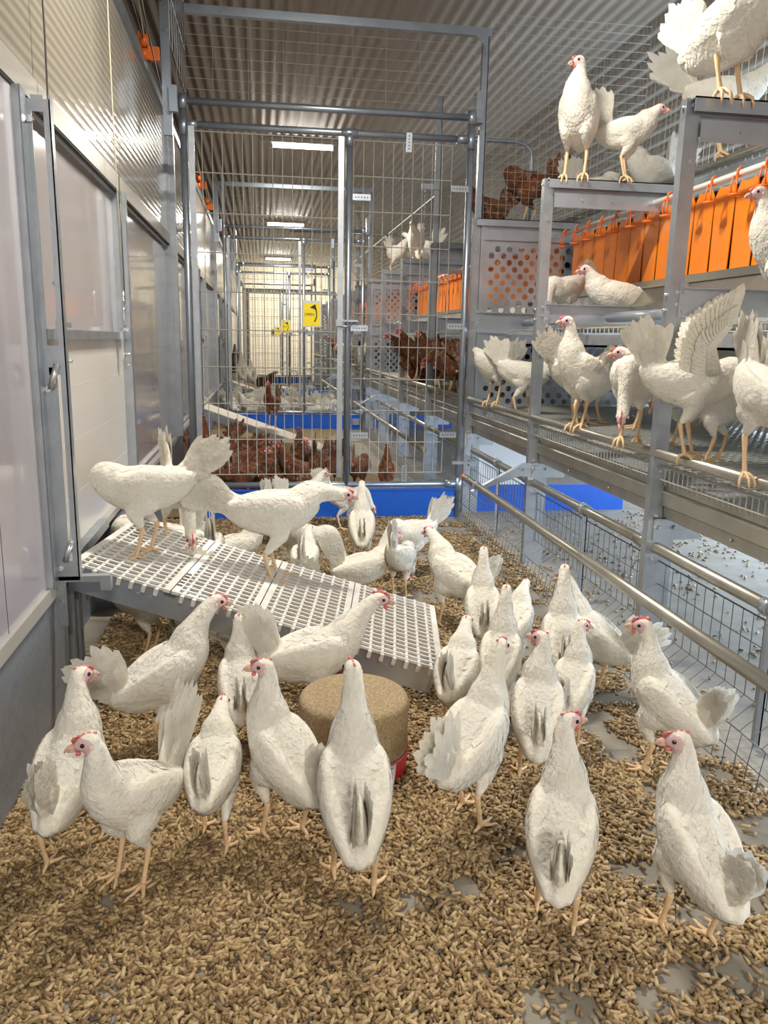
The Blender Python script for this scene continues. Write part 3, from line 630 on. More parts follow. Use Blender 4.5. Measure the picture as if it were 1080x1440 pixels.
# ------------------------------------------------------------------ ramp
def make_ramp():
    g = empty('hen_ramp', (-0.60, 2.53, 0.45), 'white plastic grid ramp with galvanised sides leading up to the white hatch', 'ramp', 'hen ramps')
    U = Vector((1.17, -0.195, -0.335)); L = U.length; U.normalize(); V = Vector((0.164, 0.986, 0)).normalized(); V = (V-U*V.dot(U)).normalized(); N = U.cross(V).normalized()
    W = 0.615
    def P(u, v, n): return U*u+V*v+N*n
    def bar(b, u0, u1, v0, v1, n0, n1):
        return b.add([P(u0, v0, n0), P(u1, v0, n0), P(u1, v1, n0), P(u0, v1, n0), P(u0, v0, n1), P(u1, v0, n1), P(u1, v1, n1), P(u0, v1, n1)],
                     [(0, 3, 2, 1), (4, 5, 6, 7), (0, 1, 5, 4), (1, 2, 6, 5), (2, 3, 7, 6), (3, 0, 4, 7)])
    sec = [(0.0, 0.325), (0.325, 0.60), (0.60, 0.90), (0.90, L)]
    for (a, c) in sec:
        b = MB(); a += 0.002; c -= 0.002
        bar(b, a, a+0.022, -0.01, W+0.01, -0.006, 0.004); bar(b, c-0.022, c, -0.01, W+0.01, -0.006, 0.004)
        nv = 17; nu = max(3, round((c-a-0.03)/0.036))
        for i in range(nv+1):
            v = -0.004+(W+0.002)*i/nv; bar(b, a, c, v, v+0.009, -0.006, 0.002)
        for i in range(1, nu):
            u = a+(c-a)*i/nu; bar(b, u-0.0045, u+0.0045, -0.022, W+0.022, -0.007, 0.0)
            bar(b, u-0.006, u+0.006, -0.024, -0.016, -0.022, 0.001)
            bar(b, u-0.006, u+0.006, W+0.016, W+0.024, -0.022, 0.001)
        b.build('slat_grid', M['slat'], g)
    for v in (0.02, W-0.025):
        b = MB(); bar(b, 0.0, L-0.02, v, v+0.004, -0.10, -0.008); bar(b, 0.0, L-0.02, v, v+0.03, -0.013, -0.009); 
        for u in (0.22, 0.26, 0.62, 1.05): 
            c = P(u, v, -0.05); b.tube([c-V*0.006, c+V*0.002], 0.006, 6)
        b.build('side_rail', M['galv_sheet'], g)
    for a_, c_, d_ in ((0.30, 0.34, -0.03), (0.88, 0.92, -0.03), (L-0.03, L-0.025, -0.10)): b = MB(); bar(b, a_, c_, 0.02, W-0.02, d_, -0.012); b.build('crossbar', M['galv_sheet'], g)
    b = MB()
    for i in range(5): bar(b, 0.328, 0.345, 0.05+0.03*i, 0.065+0.03*i, 0.003, 0.005)
    b.build('joint_slots', M['dark'], g)
    b = MB(); b.box(-0.03, -0.02, -0.035, 0.0, W+0.02, 0.0); b.build('wall_bracket', M['galv'], g)
    return g
ramp = make_ramp()
r2 = empty('hen_ramp', (-0.56, 7.85, 0.47), 'grey board ramp with a single brown hen on it, behind the gate', 'ramp', 'hen ramps')
o = MB().quadbox([(0, 0, 0), (0, 0.62, 0), (1.18, 0.48, -0.40), (1.18, -0.14, -0.40)], (0, 0, 0.012)).build('board', M['wood'], r2)
MB().quadbox([(0, 0, -0.08), (0, 0, 0), (1.18, -0.14, -0.40), (1.18, -0.14, -0.45)], (0, 0.005, 0)).build('side_rail', M['galv_sheet'], r2)
c = copy_tree(r2); c.location.y += 5.28; c['label'] = 'small far board ramp with dark and white hens at its top'

# ------------------------------------------------------------------ pecking block in its red tray
def make_block(loc, lab):
    g = empty('pecking_block', loc, lab, 'pecking block', 'pecking blocks')
    prof = [(0.0, 0.222)]+[(0.148-0.02+0.02*math.sin(R(a)), 0.202+0.02*math.cos(R(a))) for a in range(0, 91, 15)]+[(0.148, 0.05)]
    MB().lathe(prof, (0, 0, 0), 64).build('pressed_grain', M['block'], g)
    MB().lathe([(0.0, 0.0), (0.143, 0.0), (0.151, 0.078), (0.149, 0.079), (0.147, 0.06), (0.13, 0.05)], (0, 0, 0), 64).build('tray', M['red'], g)
    lb = MB(); n = 6; vs = []
    for i in range(n+1):
        a = R(-76+27*i/n)
        for z in (0.008, 0.072): r_ = 0.1447+0.1*(z-0.008)+0.0012; vs.append((r_*math.cos(a), r_*math.sin(a), z))
    lb.add(vs, [(2*i, 2*i+2, 2*i+3, 2*i+1) for i in range(n)]); l = lb.build('paper_label', M['paper'], g)
    tx = MB(); 
    for z, a0, a1, h in ((0.062, -66, -61, 0.004), (0.055, -78, -63, 0.0022), (0.045, -78, -66, 0.001), (0.041, -78, -70, 0.001), (0.028, -78, -62, 0.001), (0.024, -78, -65, 0.001), (0.020, -72, -60, 0.001)):
        vs = []
        for i in range(5):
            a = R(8+a0+(a1-a0)*i/4)
            for zz in (z, z+h): r_ = 0.1447+0.1*(zz-0.008)+0.0016; vs.append((r_*math.cos(a), r_*math.sin(a), zz))
        tx.add(vs, [(2*i, 2*i+2, 2*i+3, 2*i+1) for i in range(4)])
    tx.build('print', M['grey_ink'], l)
    return g
make_block((0.235, 1.97, 0.0), 'round brown grain block in a red tray with white paper label')
make_block((0.28, 7.45, 0.0), 'round grain block among the brown hens behind the gate')
# ------------------------------------------------------------------ wood pellets on the floor
def pellets(name, n, region, dens, seed, label, zmax=0.012, r=(0.0031, 0.0042), L=(0.008, 0.024), sides=6):
    g = np.random.default_rng(seed)
    x0, x1, y0, y1 = region
    P_ = np.stack([g.uniform(x0, x1, n*2), g.uniform(y0, y1, n*2)], 1)
    P_ = P_[g.uniform(0, 1, len(P_)) < dens(P_)][:n]; n = len(P_)
    th = g.uniform(0, PI, n); tilt = g.normal(0, 0.16, n); ln = g.uniform(L[0], L[1], n)/2; rr = g.uniform(r[0], r[1], n)
    d = np.stack([np.cos(th)*np.cos(tilt), np.sin(th)*np.cos(tilt), np.sin(tilt)], 1)
    s = np.stack([-np.sin(th), np.cos(th), np.zeros(n)], 1); u = np.cross(d, s)
    c = np.stack([P_[:, 0], P_[:, 1], rr+np.abs(np.sin(tilt))*ln+g.uniform(0, 1, n)**2*zmax], 1)
    q = 2*PI*np.arange(sides)/sides
    ring = s[:, None, :]*np.cos(q)[None, :, None]+u[:, None, :]*np.sin(q)[None, :, None]
    A = c[:, None, :]-d[:, None, :]*ln[:, None, None]+ring*rr[:, None, None]
    B = c[:, None, :]+d[:, None, :]*ln[:, None, None]+ring*rr[:, None, None]
    V = np.concatenate([A, B], 1).reshape(-1, 3)
    k = sides; base = (np.arange(n)*2*k)[:, None]
    j = np.arange(k); quads = np.stack([j, (j+1) % k, k+(j+1) % k, k+j], 1)           # k x 4
    F = (base[:, :, None]+quads[None]).reshape(n, -1)                                   # n x 4k
    cap0 = base+j[::-1][None]; cap1 = base+k+j[None]
    loops = np.concatenate([F, cap0, cap1], 1).reshape(-1)
    sizes = np.tile(np.array([4]*k+[k, k]), n)
    me = bpy.data.meshes.new(name); me.vertices.add(len(V)); me.vertices.foreach_set('co', V.astype(np.float32).ravel())
    me.loops.add(len(loops)); me.loops.foreach_set('vertex_index', loops.astype(np.int32))
    me.polygons.add(len(sizes)); st = np.concatenate([[0], np.cumsum(sizes)[:-1]]).astype(np.int32)
    me.polygons.foreach_set('loop_start', st); 
    sm = np.tile(np.array([True]*k+[False, False]), n); me.polygons.foreach_set('use_smooth', sm)
    me.update(calc_edges=True); me.materials.append(M['pellet'])
    o = link(name, me); tag(o, label, 'pellets', None, 'stuff'); return o
def vnoise(P_, f, seed):
    g = np.random.default_rng(seed); T = g.uniform(0, 1, (64, 64)); q = P_*f; i = np.floor(q).astype(int); t = q-i; t = t*t*(3-2*t)
    a = T[i[:, 0] % 64, i[:, 1] % 64]; b_ = T[(i[:, 0]+1) % 64, i[:, 1] % 64]; c_ = T[i[:, 0] % 64, (i[:, 1]+1) % 64]; d_ = T[(i[:, 0]+1) % 64, (i[:, 1]+1) % 64]
    return (a*(1-t[:, 0])+b_*t[:, 0])*(1-t[:, 1])+(c_*(1-t[:, 0])+d_*t[:, 0])*t[:, 1]
BARE = [(0.50, 1.10, 0.085), (0.40, 1.04, 0.04), (0.75, 1.02, 0.05), (1.0, 1.36, 0.08), (0.88, 1.14, 0.06), (0.22, 1.36, 0.03), (0.93, 2.2, 0.09), (0.85, 2.5, 0.12), (1.0, 1.95, 0.06), (1.05, 2.9, 0.13), (-0.33, 1.5, 0.025), (0.62, 3.4, 0.15), (0.2, 4.2, 0.15)]
def dens_near(P_):
    n = 0.62*vnoise(P_, 7.0, 3)+0.38*vnoise(P_, 17.0, 4)
    thr = 0.16+0.12*np.clip((P_[:, 0]-0.35)/0.6, 0, 1.6)+0.04*np.clip(P_[:, 1]-2.2, 0, 2)
    d = np.clip((n-thr)*9, 0.02, 1)
    for x, y, r_ in BARE: d *= np.clip((np.hypot(P_[:, 0]-x, P_[:, 1]-y)/r_-0.6)*1.5, 0.09, 1)
    return d
pellets('wood_pellets', 76000, (-0.62, 1.32, 0.75, 3.3), dens_near, 1, 'thick layer of brown wood pellets on the aisle floor around the hens', 0.010)
pellets('wood_pellets', 24000, (-0.62, 1.36, 3.3, 5.1), dens_near, 2, 'brown wood pellets on the floor towards the blue gate board', 0.008, sides=5)
pellets('wood_pellets', 2600, (1.3, 3.6, 1.2, 5.2), lambda P_: np.clip(vnoise(P_, 5, 9)-0.15, 0.05, 1), 3, 'scattered wood pellets on the grey floor under the rack', 0.0)
for k in range(3):
    b = MB(); nx, ny = 24, 40; y0 = 5.12+5.28*k; vs = []
    for i in range(nx+1):
        for j in range(ny+1): vs.append((-0.62+1.55*i/nx+0.12*math.sin(j*0.7)*(i/nx), y0+5.2*j/ny, 0.012+0.012*rnd.random()*(1 if 0 < i < nx else 0)-(0.03 if i == nx else 0)))
    b.add(vs, [(i*(ny+1)+j, (i+1)*(ny+1)+j, (i+1)*(ny+1)+j+1, i*(ny+1)+j+1) for i in range(nx) for j in range(ny)], True)
    tag(b.build('straw_litter', M['straw']), ['tan litter on the floor of the brown hens section', 'tan litter under the gathered white hens', 'tan litter in the farthest section'][k], 'litter', None, 'stuff')
# ------------------------------------------------------------------ hens
def vec(*a): return Vector(a)
def catmull(ctrl, n):
    out = []; k = len(ctrl)
    for i in range(k-1):
        p0 = ctrl[max(i-1, 0)]; p1 = ctrl[i]; p2 = ctrl[i+1]; p3 = ctrl[min(i+2, k-1)]
        for j in range(n):
            t = j/n
            out.append([0.5*((2*b)+(-a+c)*t+(2*a-5*b+4*c-d)*t*t+(-a+3*b-3*c+d)*t**3) for a, b, c, d in zip(p0, p1, p2, p3)])
    out.append(list(ctrl[-1])); return out
def loft(b, ctrl, n=4, seg=16, side=None):
    """ctrl rows: x, y, z, half width, half height"""
    pts = catmull(ctrl, n); k = len(pts); P_ = [Vector(p[:3]) for p in pts]
    a = side.copy() if side else Vector((0, 1, 0)); vs = []
    for i, p in enumerate(P_):
        t = (P_[min(i+1, k-1)]-P_[max(i-1, 0)]).normalized(); a = (a-t*a.dot(t)).normalized(); u = t.cross(a)
        for j in range(seg):
            q = 2*PI*j/seg; vs.append(p+a*(math.cos(q)*max(pts[i][3], 0.001))+u*(math.sin(q)*max(pts[i][4], 0.001)))
    fs = [(i*seg+j, i*seg+(j+1) % seg, (i+1)*seg+(j+1) % seg, (i+1)*seg+j) for i in range(k-1) for j in range(seg)]
    fs += [tuple(range(seg))[::-1], tuple((k-1)*seg+j for j in range(seg))]
    b.add(vs, fs, True); return P_
def feather(b, base, d, nrm, L, W, droop=0.0, tipw=0.55, nseg=4, notch=0.0, rag=None):
    d = d.normalized(); s = d.cross(nrm)
    if s.length < 1e-4: s = Vector((0, 1, 0))
    s.normalize(); nn = s.cross(d); vs = []
    prof = [0.4, 0.85, 1.0, 0.97, tipw+0.15] if nseg == 4 else [0.4, 1.0, 0.9, tipw]
    for i in range(nseg+1):
        t = i/nseg; c = base+d*(L*t)+nn*(droop*t*t); w_ = W*0.5*prof[i]
        e = (rag.uniform(-1, 1)*0.06*L if rag and i == nseg else 0)
        vs += [c-s*w_-d*(0.07*L if i == nseg else 0)+d*e, c+nn*(W*0.06)+d*(0.03*L if i == nseg else 0), c+s*w_-d*(0.07*L if i == nseg else 0)-d*e]
    fs = []
    for i in range(nseg):
        q = 3*i; fs += [(q, q+1, q+4, q+3), (q+1, q+2, q+5, q+4)]
    b.add(vs, fs, True)
DEF = dict(P=30, hb=0.235, head=(0.10, 0.0, 0.415), hyaw=0, hpitch=-8, tail=60, fan=27, tl=0.160, splay=1.0, step=(0.03, -0.03), sit=False, wings=0, shells=900, lod=0, twist=0, ngap=0.0, fat=0.89, grip=False, comb=0.5)
def hen_mesh(name, **kw):
    p = dict(DEF); p.update(kw); rg = random.Random(hash_name(name)); P = R(p['P']); cP, sP = math.cos(P), math.sin(P); O = vec(0, 0, p['hb']); ft = p['fat']
    def B(u, v, w_): return O+vec(cP, 0, sP)*u+vec(0, 1, 0)*v+vec(-sP, 0, cP)*w_
    FW = vec(cP, 0, sP); UPB = vec(-sP, 0, cP)
    def row(u, w_, hw, hh): q = B(u, 0, w_); return [*q, hw*ft, hh*ft]
    hx, hy, hz = p['head']; Hc = vec(hx, hy, hz)
    ya, pi_ = R(p['hyaw']), R(p['hpitch']); HD = vec(math.cos(ya)*math.cos(pi_), math.sin(ya)*math.cos(pi_), math.sin(pi_))
    HS = vec(0, 0, 1).cross(HD); HS = HS.normalized() if HS.length > 0.05 else vec(0, 1, 0)
    HU = HD.cross(HS)
    nb = B(0.112, 0, 0.035)
    # neck path
    gap = Hc-nb; ln = gap.length; t0 = (FW*0.8+UPB*0.6).normalized()*ln*0.8
    t1 = (gap.normalized()*0.9+HD*0.4).normalized()*ln*0.7
    def herm(t):
        return nb*(2*t**3-3*t*t+1)+t0*(t**3-2*t*t+t)+(Hc-HD*0.006)*(-2*t**3+3*t*t)+t1*(t**3-t*t)
    b = MB()
    rows = [row(-0.172, 0.050, 0.010, 0.014), row(-0.145, 0.036, 0.034, 0.042), row(-0.105, 0.014, 0.057, 0.066), row(-0.045, -0.002, 0.073, 0.083), row(0.015, -0.006, 0.076, 0.086), row(0.070, 0.006, 0.066, 0.074)]
    rad = [(0.0, 0.049, 0.054), (0.22, 0.038, 0.043), (0.45, 0.029, 0.033), (0.7, 0.0235, 0.0265), (1.0, 0.0195, 0.022)]
    for t, hw, hh in rad: q = herm(t); rows.append([*q, hw, hh])
    path = loft(b, rows, 4, 18)
    # skull
    hr = []
    for d, r1, r2, up in ((-0.027, 0.006, 0.006, 0.0), (-0.020, 0.0165, 0.018, 0.0), (-0.006, 0.0205, 0.0225, 0.001), (0.008, 0.0195, 0.021, 0.001), (0.020, 0.0145, 0.0155, -0.001), (0.029, 0.0095, 0.0105, -0.003), (0.034, 0.0055, 0.006, -0.004)):
        q = Hc+HD*d+HU*up; hr.append([*q, r1, r2])
    loft(b, hr, 3, 14, HS)
    # tail cone
    ta = R(p['tail']); TD = vec(-math.cos(ta), 0, math.sin(ta)); tb = B(-0.120, 0, 0.020)
    a0 = B(-0.085, 0, 0.025)
    loft(b, [[*a0, 0.035, 0.045], [*(tb+TD*0.005), 0.028, 0.048], [*(tb+TD*0.045), 0.018, 0.042], [*(tb+TD*0.085), 0.0145, 0.046], [*(tb+TD*(p['tl']*0.72)), 0.0095, 0.042], [*(tb+TD*(p['tl']*0.86)), 0.004, 0.024]], 3, 12)
    # closed wings as shallow lobes
    if not p['wings']:
        for s in (-1, 1):
            q = [(0.080, 0.046, 0.012, 0.012, 0.022), (0.055, 0.061, 0.012, 0.018, 0.038), (0.0, 0.069, 0.016, 0.019, 0.048), (-0.06, 0.061, 0.026, 0.018, 0.042), (-0.12, 0.039, 0.036, 0.014, 0.028), (-0.165, 0.024, 0.042, 0.006, 0.013)]
            loft(b, [[*B(u, s*v*ft, w_), hw, hh] for u, v, w_, hw, hh in q], 3, 12)
    # legs: thigh to hock
    legs = []
    for k, s in enumerate((1, -1)):
        fx = p['step'][k]; fy = s*0.042*p['splay']
        if p['sit']:
            continue
        gx = fx; hock = vec(gx-0.022, fy, 0.098+ (0.012 if p['grip'] else 0)); hip = B(-0.015, s*0.040, -0.030); knee = (hip*0.45+hock*0.55)+vec(0.032, 0, 0.016)
        loft(b, [[*hip, 0.036, 0.050], [*(hip*0.5+knee*0.5), 0.034, 0.044], [*knee, 0.024, 0.030], [*(knee*0.45+hock*0.55), 0.0155, 0.018], [*(hock+vec(0.002, 0, 0.004)), 0.0095, 0.010]], 3, 12)
        legs.append((hock, vec(gx, fy, 0.014), s))
    src = b.mesh('tmp', M['white_f']); o = link('tmp', src)
    vox = 0.0052 if p['lod'] == 0 else (0.008 if p['lod'] == 1 else 0.011)
    md = o.modifiers.new('r', 'REMESH'); md.mode = 'VOXEL'; md.voxel_size = vox; md.use_smooth_shade = True
    sm = o.modifiers.new('s', 'SMOOTH'); sm.factor = 0.6; sm.iterations = 7 if p['lod'] < 2 else 2
    ev = bpy.data.meshes.new_from_object(o.evaluated_get(bpy.context.evaluated_depsgraph_get()))
    bpy.data.objects.remove(o); bpy.data.meshes.remove(src)
    VV = [v.co.copy() for v in ev.vertices]; FF = [tuple(f.vertices) for f in ev.polygons]; bpy.data.meshes.remove(ev)
    bvh = BVHTree.FromPolygons(VV, FF)
    out = MB(); n_core = len(FF); out.add(VV, FF, True)
    eye_c = Hc+HD*0.010
    for i, f in enumerate(FF):   # bare face skin
        c = sum((VV[j] for j in f), Vector())/len(f); l = c-Hc; d, u, s = l.dot(HD), l.dot(HU), abs(l.dot(HS))
        if d > -0.010 and d < 0.06 and l.length < 0.042 and u < 0.0145+0.006*min(1, d/0.02) and u > -0.024 and (d+0.010)*1.0 > abs(u)*0.55 and s+d > 0.008 and c.z > 0.02:
            out.m[i] = 1
    # feather shells laid over the body
    if p['shells']:
        regions = [i for i in range(len(FF))]; pick = rg.sample(regions, min(len(regions), int(p['shells']*4))); cnt = 0
        for i in pick:
            if cnt >= p['shells']: break
            f = FF[i]; c = sum((VV[j] for j in f), Vector())/len(f)
            if out.m[i] == 1 or (c-Hc).length < 0.030: continue
            nrm = (VV[f[1]]-VV[f[0]]).cross(VV[f[2]]-VV[f[0]])
            if nrm.length == 0: continue
            nrm.normalize(); bl = c-O; u = bl.dot(FW); w_ = bl.dot(UPB)
            dn_ = (c-nb).dot((Hc-nb).normalized())
            if dn_ > 0.01 and u > 0.06:
                best = min(range(len(path)-1), key=lambda k_: (path[k_]-c).length_squared); flow = path[max(best-1, 0)]-path[best+1]; L, W = rg.uniform(0.022, 0.034), 0.010; lift = 0.0022
            elif w_ > 0.03 and u < 0.02: flow = -FW+UPB*0.10; L, W = rg.uniform(0.030, 0.042), 0.018; lift = 0.003
            elif w_ < -0.06: flow = -FW*0.8+UPB*(-0.35); L, W = rg.uniform(0.024, 0.036), 0.018; lift = 0.0035
            elif u > 0.05: flow = -FW*0.8-UPB*0.35; L, W = rg.uniform(0.022, 0.032), 0.017; lift = 0.0028
            else: flow = -FW+UPB*0.05; L, W = rg.uniform(0.028, 0.042), 0.020; lift = 0.003
            if (c-tb).dot(TD) > 0.02: flow = TD; L = 0.05
            if c.z < 0.125 and not p['sit']: flow = vec(-0.1, 0, -1); L = 0.018; W = 0.010; lift = 0.0018
            flow = flow+vec(rg.uniform(-.22, .22), rg.uniform(-.22, .22), rg.uniform(-.22, .22)); d = flow-nrm*flow.dot(nrm)
            if d.length < 0.05: continue
            d.normalize(); s = d.cross(nrm); vs = []; ns = 3; pr = (0.6, 1.0, 1.0, 0.62); lift *= rg.uniform(0.3, 0.9)
            for k in range(ns+1):
                t = k/ns; cc = c+d*(L*t)
                for e in (-1, 0, 1):
                    q = cc+s*(e*W*0.5*pr[k])-d*(0.16*L if (e and k == ns) else 0); h = bvh.find_nearest(q, 0.05)
                    if h[0] is None or h[1].dot(nrm) < (0.80 if p['lod'] == 0 else 0.3): vs = None; break
                    vs.append(h[0]+(nrm*0.3+h[1]*0.7)*(0.0004+lift*(t**1.3)*(1 if e == 0 else 0.75)))
                if vs is None: break
            if vs is None: continue
            out.cur = 0; out.add(vs, [(3*k+a, 3*k+a+1, 3*k+a+4, 3*k+a+3) for k in range(ns) for a in (0, 1)], True); cnt += 1
    # flight feathers of the folded wing
    out.cur = 0
    def hug(q, d, L, W, lift, ns=5):
        pr = (0.5, 0.9, 1.0, 1.0, 0.9, 0.7, 0.25); vs = []; d = d.normalized(); prev = pn = None
        for k in range(ns+1):
            h_ = bvh.find_nearest(q, 0.08)
            if h_[0] is None: return
            n_ = h_[1]; dd = (d-n_*d.dot(n_)).normalized()
            if prev is not None and (dd.dot(prev) < 0.8 or n_.dot(pn) < 0.7): return
            prev, pn = dd, n_; s_ = dd.cross(n_)
            for e in (-1, 0, 1):
                r_ = h_[0]+s_*(e*W*0.5*pr[k])-dd*(0.10*L if (e and k == ns) else 0); g_ = bvh.find_nearest(r_, 0.05)
                vs.append((g_[0] if g_[0] is not None else r_)+n_*(0.0007+lift*(k/ns)*(1 if e == 0 else 0.5)))
            q = h_[0]+dd*(L/ns)
        out.add(vs, [(3*k+a, 3*k+a+1, 3*k+a+4, 3*k+a+3) for k in range(ns) for a in (0, 1)], True)
    if not p['wings'] and p['lod'] < 2:
        for s in (-1, 1):
            for k in range(7):
                t = k/6; hug(B(0.03-0.05*t, s*0.10*ft, -0.036+0.056*t), B(-1, 0, 0.20-0.10*t)-B(0, 0, 0), 0.135+0.015*(1-t), 0.017, 0.0006, 6)
    elif p['wings']:    # raised wings
        for s in (-1, 1):
            sh = B(0.05, s*0.05, 0.04); el = sh+vec(-0.02, s*0.05, 0.08); wr = el+vec(0.04, s*0.06, 0.06)
            out.tube([sh, el, wr], [0.026, 0.017, 0.010], 10)
            for k in range(18):
                t = k/17; a = (sh*(1-t*2)+el*(t*2)) if t < 0.5 else (el*(2-2*t)+wr*(2*t-1)); d = (vec(-1.0, s*0.15, 0.15)*(1-t)+vec(0.1, s*0.55, 1.0)*t).normalized()
                feather(out, a, d, vec(0.3, s, -0.2), 0.11+0.03*t, 0.032, 0.01, 0.5, rag=rg)
                feather(out, a+vec(0, s*0.004, 0), d, vec(0.3, s, -0.2), 0.07, 0.030, 0.01, 0.6, rag=rg)
    # tail
    out.cur = 2
    nf = 8 if p['lod'] < 2 else 4
    for s in (-1, 1):
        for k in range(nf):
            t = k/(nf-1); an = R(p['tail']-p['fan']+2*p['fan']*t); d = vec(-math.cos(an), s*(-0.03+0.03*(1-t)), math.sin(an)); base = tb+TD*0.02+vec(0, s*0.0135, 0)+vec(0.010*(t-.5), 0, 0)
            L = p['tl']*(0.86+0.22*math.sin(PI*min(t+0.15, 1)))*rg.uniform(0.88, 1.12)
            feather(out, base, d, vec(0, s, 0.12), L, 0.038, 0.004*rg.uniform(-1, 1), 0.50, rag=rg)
    for k in range(12 if p['lod'] < 2 else 0):   # covert feathers around the tail root
        s = 1 if k % 2 else -1; an = R(p['tail']+rg.uniform(-p['fan']-14, p['fan'])); d = vec(-math.cos(an), -s*0.10, math.sin(an))
        feather(out, tb+vec(0, s*0.021, 0)+TD*rg.uniform(0, 0.03), d, vec(0, s, 0.1), p['tl']*0.52, 0.030, rg.uniform(-.01, .01), 0.55, rag=rg)
    # shanks and feet
    out.cur = 3
    for hock, an, s in legs:
        r0 = 0.0068
        out.tube([hock+vec(0.001, 0, 0.008), hock, hock*0.5+an*0.5+vec(-0.001, 0, 0), an+vec(0, 0, 0.004), an-vec(0, 0, 0.004)], [0.0075, 0.0085, r0*0.86, r0, 0.0075], 10)
        for ang, L in ((0, 0.060), (36, 0.048), (-36, 0.050), (178, 0.026)):
            a = R(ang+s*3+rg.uniform(-5, 5)); d = vec(math.cos(a), math.sin(a), 0); z1 = 0.0055
            if p['grip'] and ang != 178:
                pts = [an, an+d*L*0.35+vec(0, 0, -0.006), an+d*L*0.62+vec(0, 0, -0.016), an+d*L*0.72+vec(0, 0, -0.032), an+d*L*0.68+vec(0, 0, -0.045)]
            elif p['grip']: pts = [an, an+d*L*0.6+vec(0, 0, -0.008), an+d*L*0.8+vec(0, 0, -0.026), an+d*L*0.75+vec(0, 0, -0.034), an+d*L*0.7+vec(0, 0, -0.04)]
            else: pts = [an+vec(0, 0, -0.001), vec(*(an+d*L*0.3).xy, z1+0.004), vec(*(an+d*L*0.62).xy, z1), vec(*(an+d*L*0.88).xy, z1+0.0005), vec(*(an+d*L*1.06).xy, 0.0015)]
            out.tube(pts, [0.0062, 0.0052, 0.0043, 0.0036, 0.0008], 8)
    me = out.mesh(name, [M['white_f'], M['skin'], M['white_t'], M['leg']])
    # ornaments
    def HP(d, s, u): return Hc+HD*d+HS*s+HU*u
    cs = p['comb']; cb = MB(); base = [(0.030, 0.004), (0.022, 0.015), (0.010, 0.021), (-0.004, 0.022), (-0.016, 0.017)]
    top = [(0.034, 0.011), (0.030, 0.022), (0.024, 0.019), (0.019, 0.030), (0.013, 0.025), (0.006, 0.034), (0.001, 0.027), (-0.008, 0.034), (-0.011, 0.025), (-0.022, 0.028), (-0.022, 0.018)]
    poly = base[::-1]+[(d, 0.016+(u-0.016)*cs) for d, u in top]
    N = len(poly)
    va = [HP(d, -0.0032 if u < 0.02 else -0.0014, u) for d, u in poly]; vb = [HP(d, 0.0032 if u < 0.02 else 0.0014, u) for d, u in poly]
    # triangulated fan strips between base and top
    cen = HP(0.006, 0, 0.018); vs = va+vb+[cen-HS*0.003, cen+HS*0.003]
    fs = [(i, (i+1) % N, 2*N) for i in range(N)]+[(N+(i+1) % N, N+i, 2*N+1) for i in range(N)]+[(i, N+i, N+(i+1) % N, (i+1) % N) for i in range(N)]
    cb.add(vs, fs, True)
    kb = MB(); kb.tube([HP(0.030, 0, -0.002), HP(0.040, 0, -0.002), HP(0.049, 0, -0.006), HP(0.054, 0, -0.012)], [0.0088, 0.0068, 0.0038, 0.0008], 10)
    kb.tube([HP(0.030, 0, -0.008), HP(0.040, 0, -0.010), HP(0.048, 0, -0.012)], [0.0066, 0.0045, 0.001], 8)
    rot = Matrix((HD, HS, HU)).transposed(); ebs = []; wbs = []; lbs = []
    for s in (-1, 1): eb = MB(); ebs.append(eb); eb.ell(HP(0.0115, s*0.0172, 0.0035), (0.0052, 0.0038, 0.0052), 12, 8, rot)
    for s in (-1, 1): wb = MB(); wbs.append(wb); wb.ell(HP(0.025, s*0.006, -0.016-0.005*cs), (0.006, 0.003, 0.010*cs), 10, 8, rot)
    for s in (-1, 1): lb = MB(); lbs.append(lb); lb.ell(HP(-0.006, s*0.0195, -0.006), (0.0055, 0.0025, 0.007), 8, 6, rot)
    return me, [('comb', cb.mesh('comb', M['comb'])), ('beak', kb.mesh('beak', M['beak']))]+[('eye', e.mesh('eye', M['eye'])) for e in ebs]+[('wattle', e.mesh('wattle', M['comb'])) for e in wbs]+[('earlobe', e.mesh('earlobe', M['lobe'])) for e in lbs]
def hash_name(s):
    h = 7
    for c in s: h = (h*31+ord(c)) % 1000003
    return h
CACHE = {}
MAT_SETS = {'white': None, 'brown': ['brown_f', 'comb', 'brown_t', 'leg'], 'dark': ['dark_f', 'comb', 'dark_f', 'leg']}
def hen(x, y, z, az, label, group, pose, scale=1.0, color='white', ornaments=True, lean=0, cat='hen', **kw):
    """stand a hen: az is the way it faces, degrees from +x towards +y"""
    key = (pose, tuple(sorted(kw.items())))
    if key not in CACHE:
        q = dict(POSES[pose]); q.update(kw); CACHE[key] = hen_mesh('hen_%s_%d' % (pose, len(CACHE)), **q)
    me, orn = CACHE[key]
    o = link('hen', me); o.location = (x, y, z); o.rotation_euler = (0, 0, R(az)); o.scale = (scale,)*3; tag(o, label, cat, group)
    if color != 'white':
        for i, mn in enumerate(MAT_SETS[color]): o.material_slots[i].link = 'OBJECT'; o.material_slots[i].material = M[mn]
    if ornaments:
        for nme, m_ in orn: link(nme, m_, o)
    return o
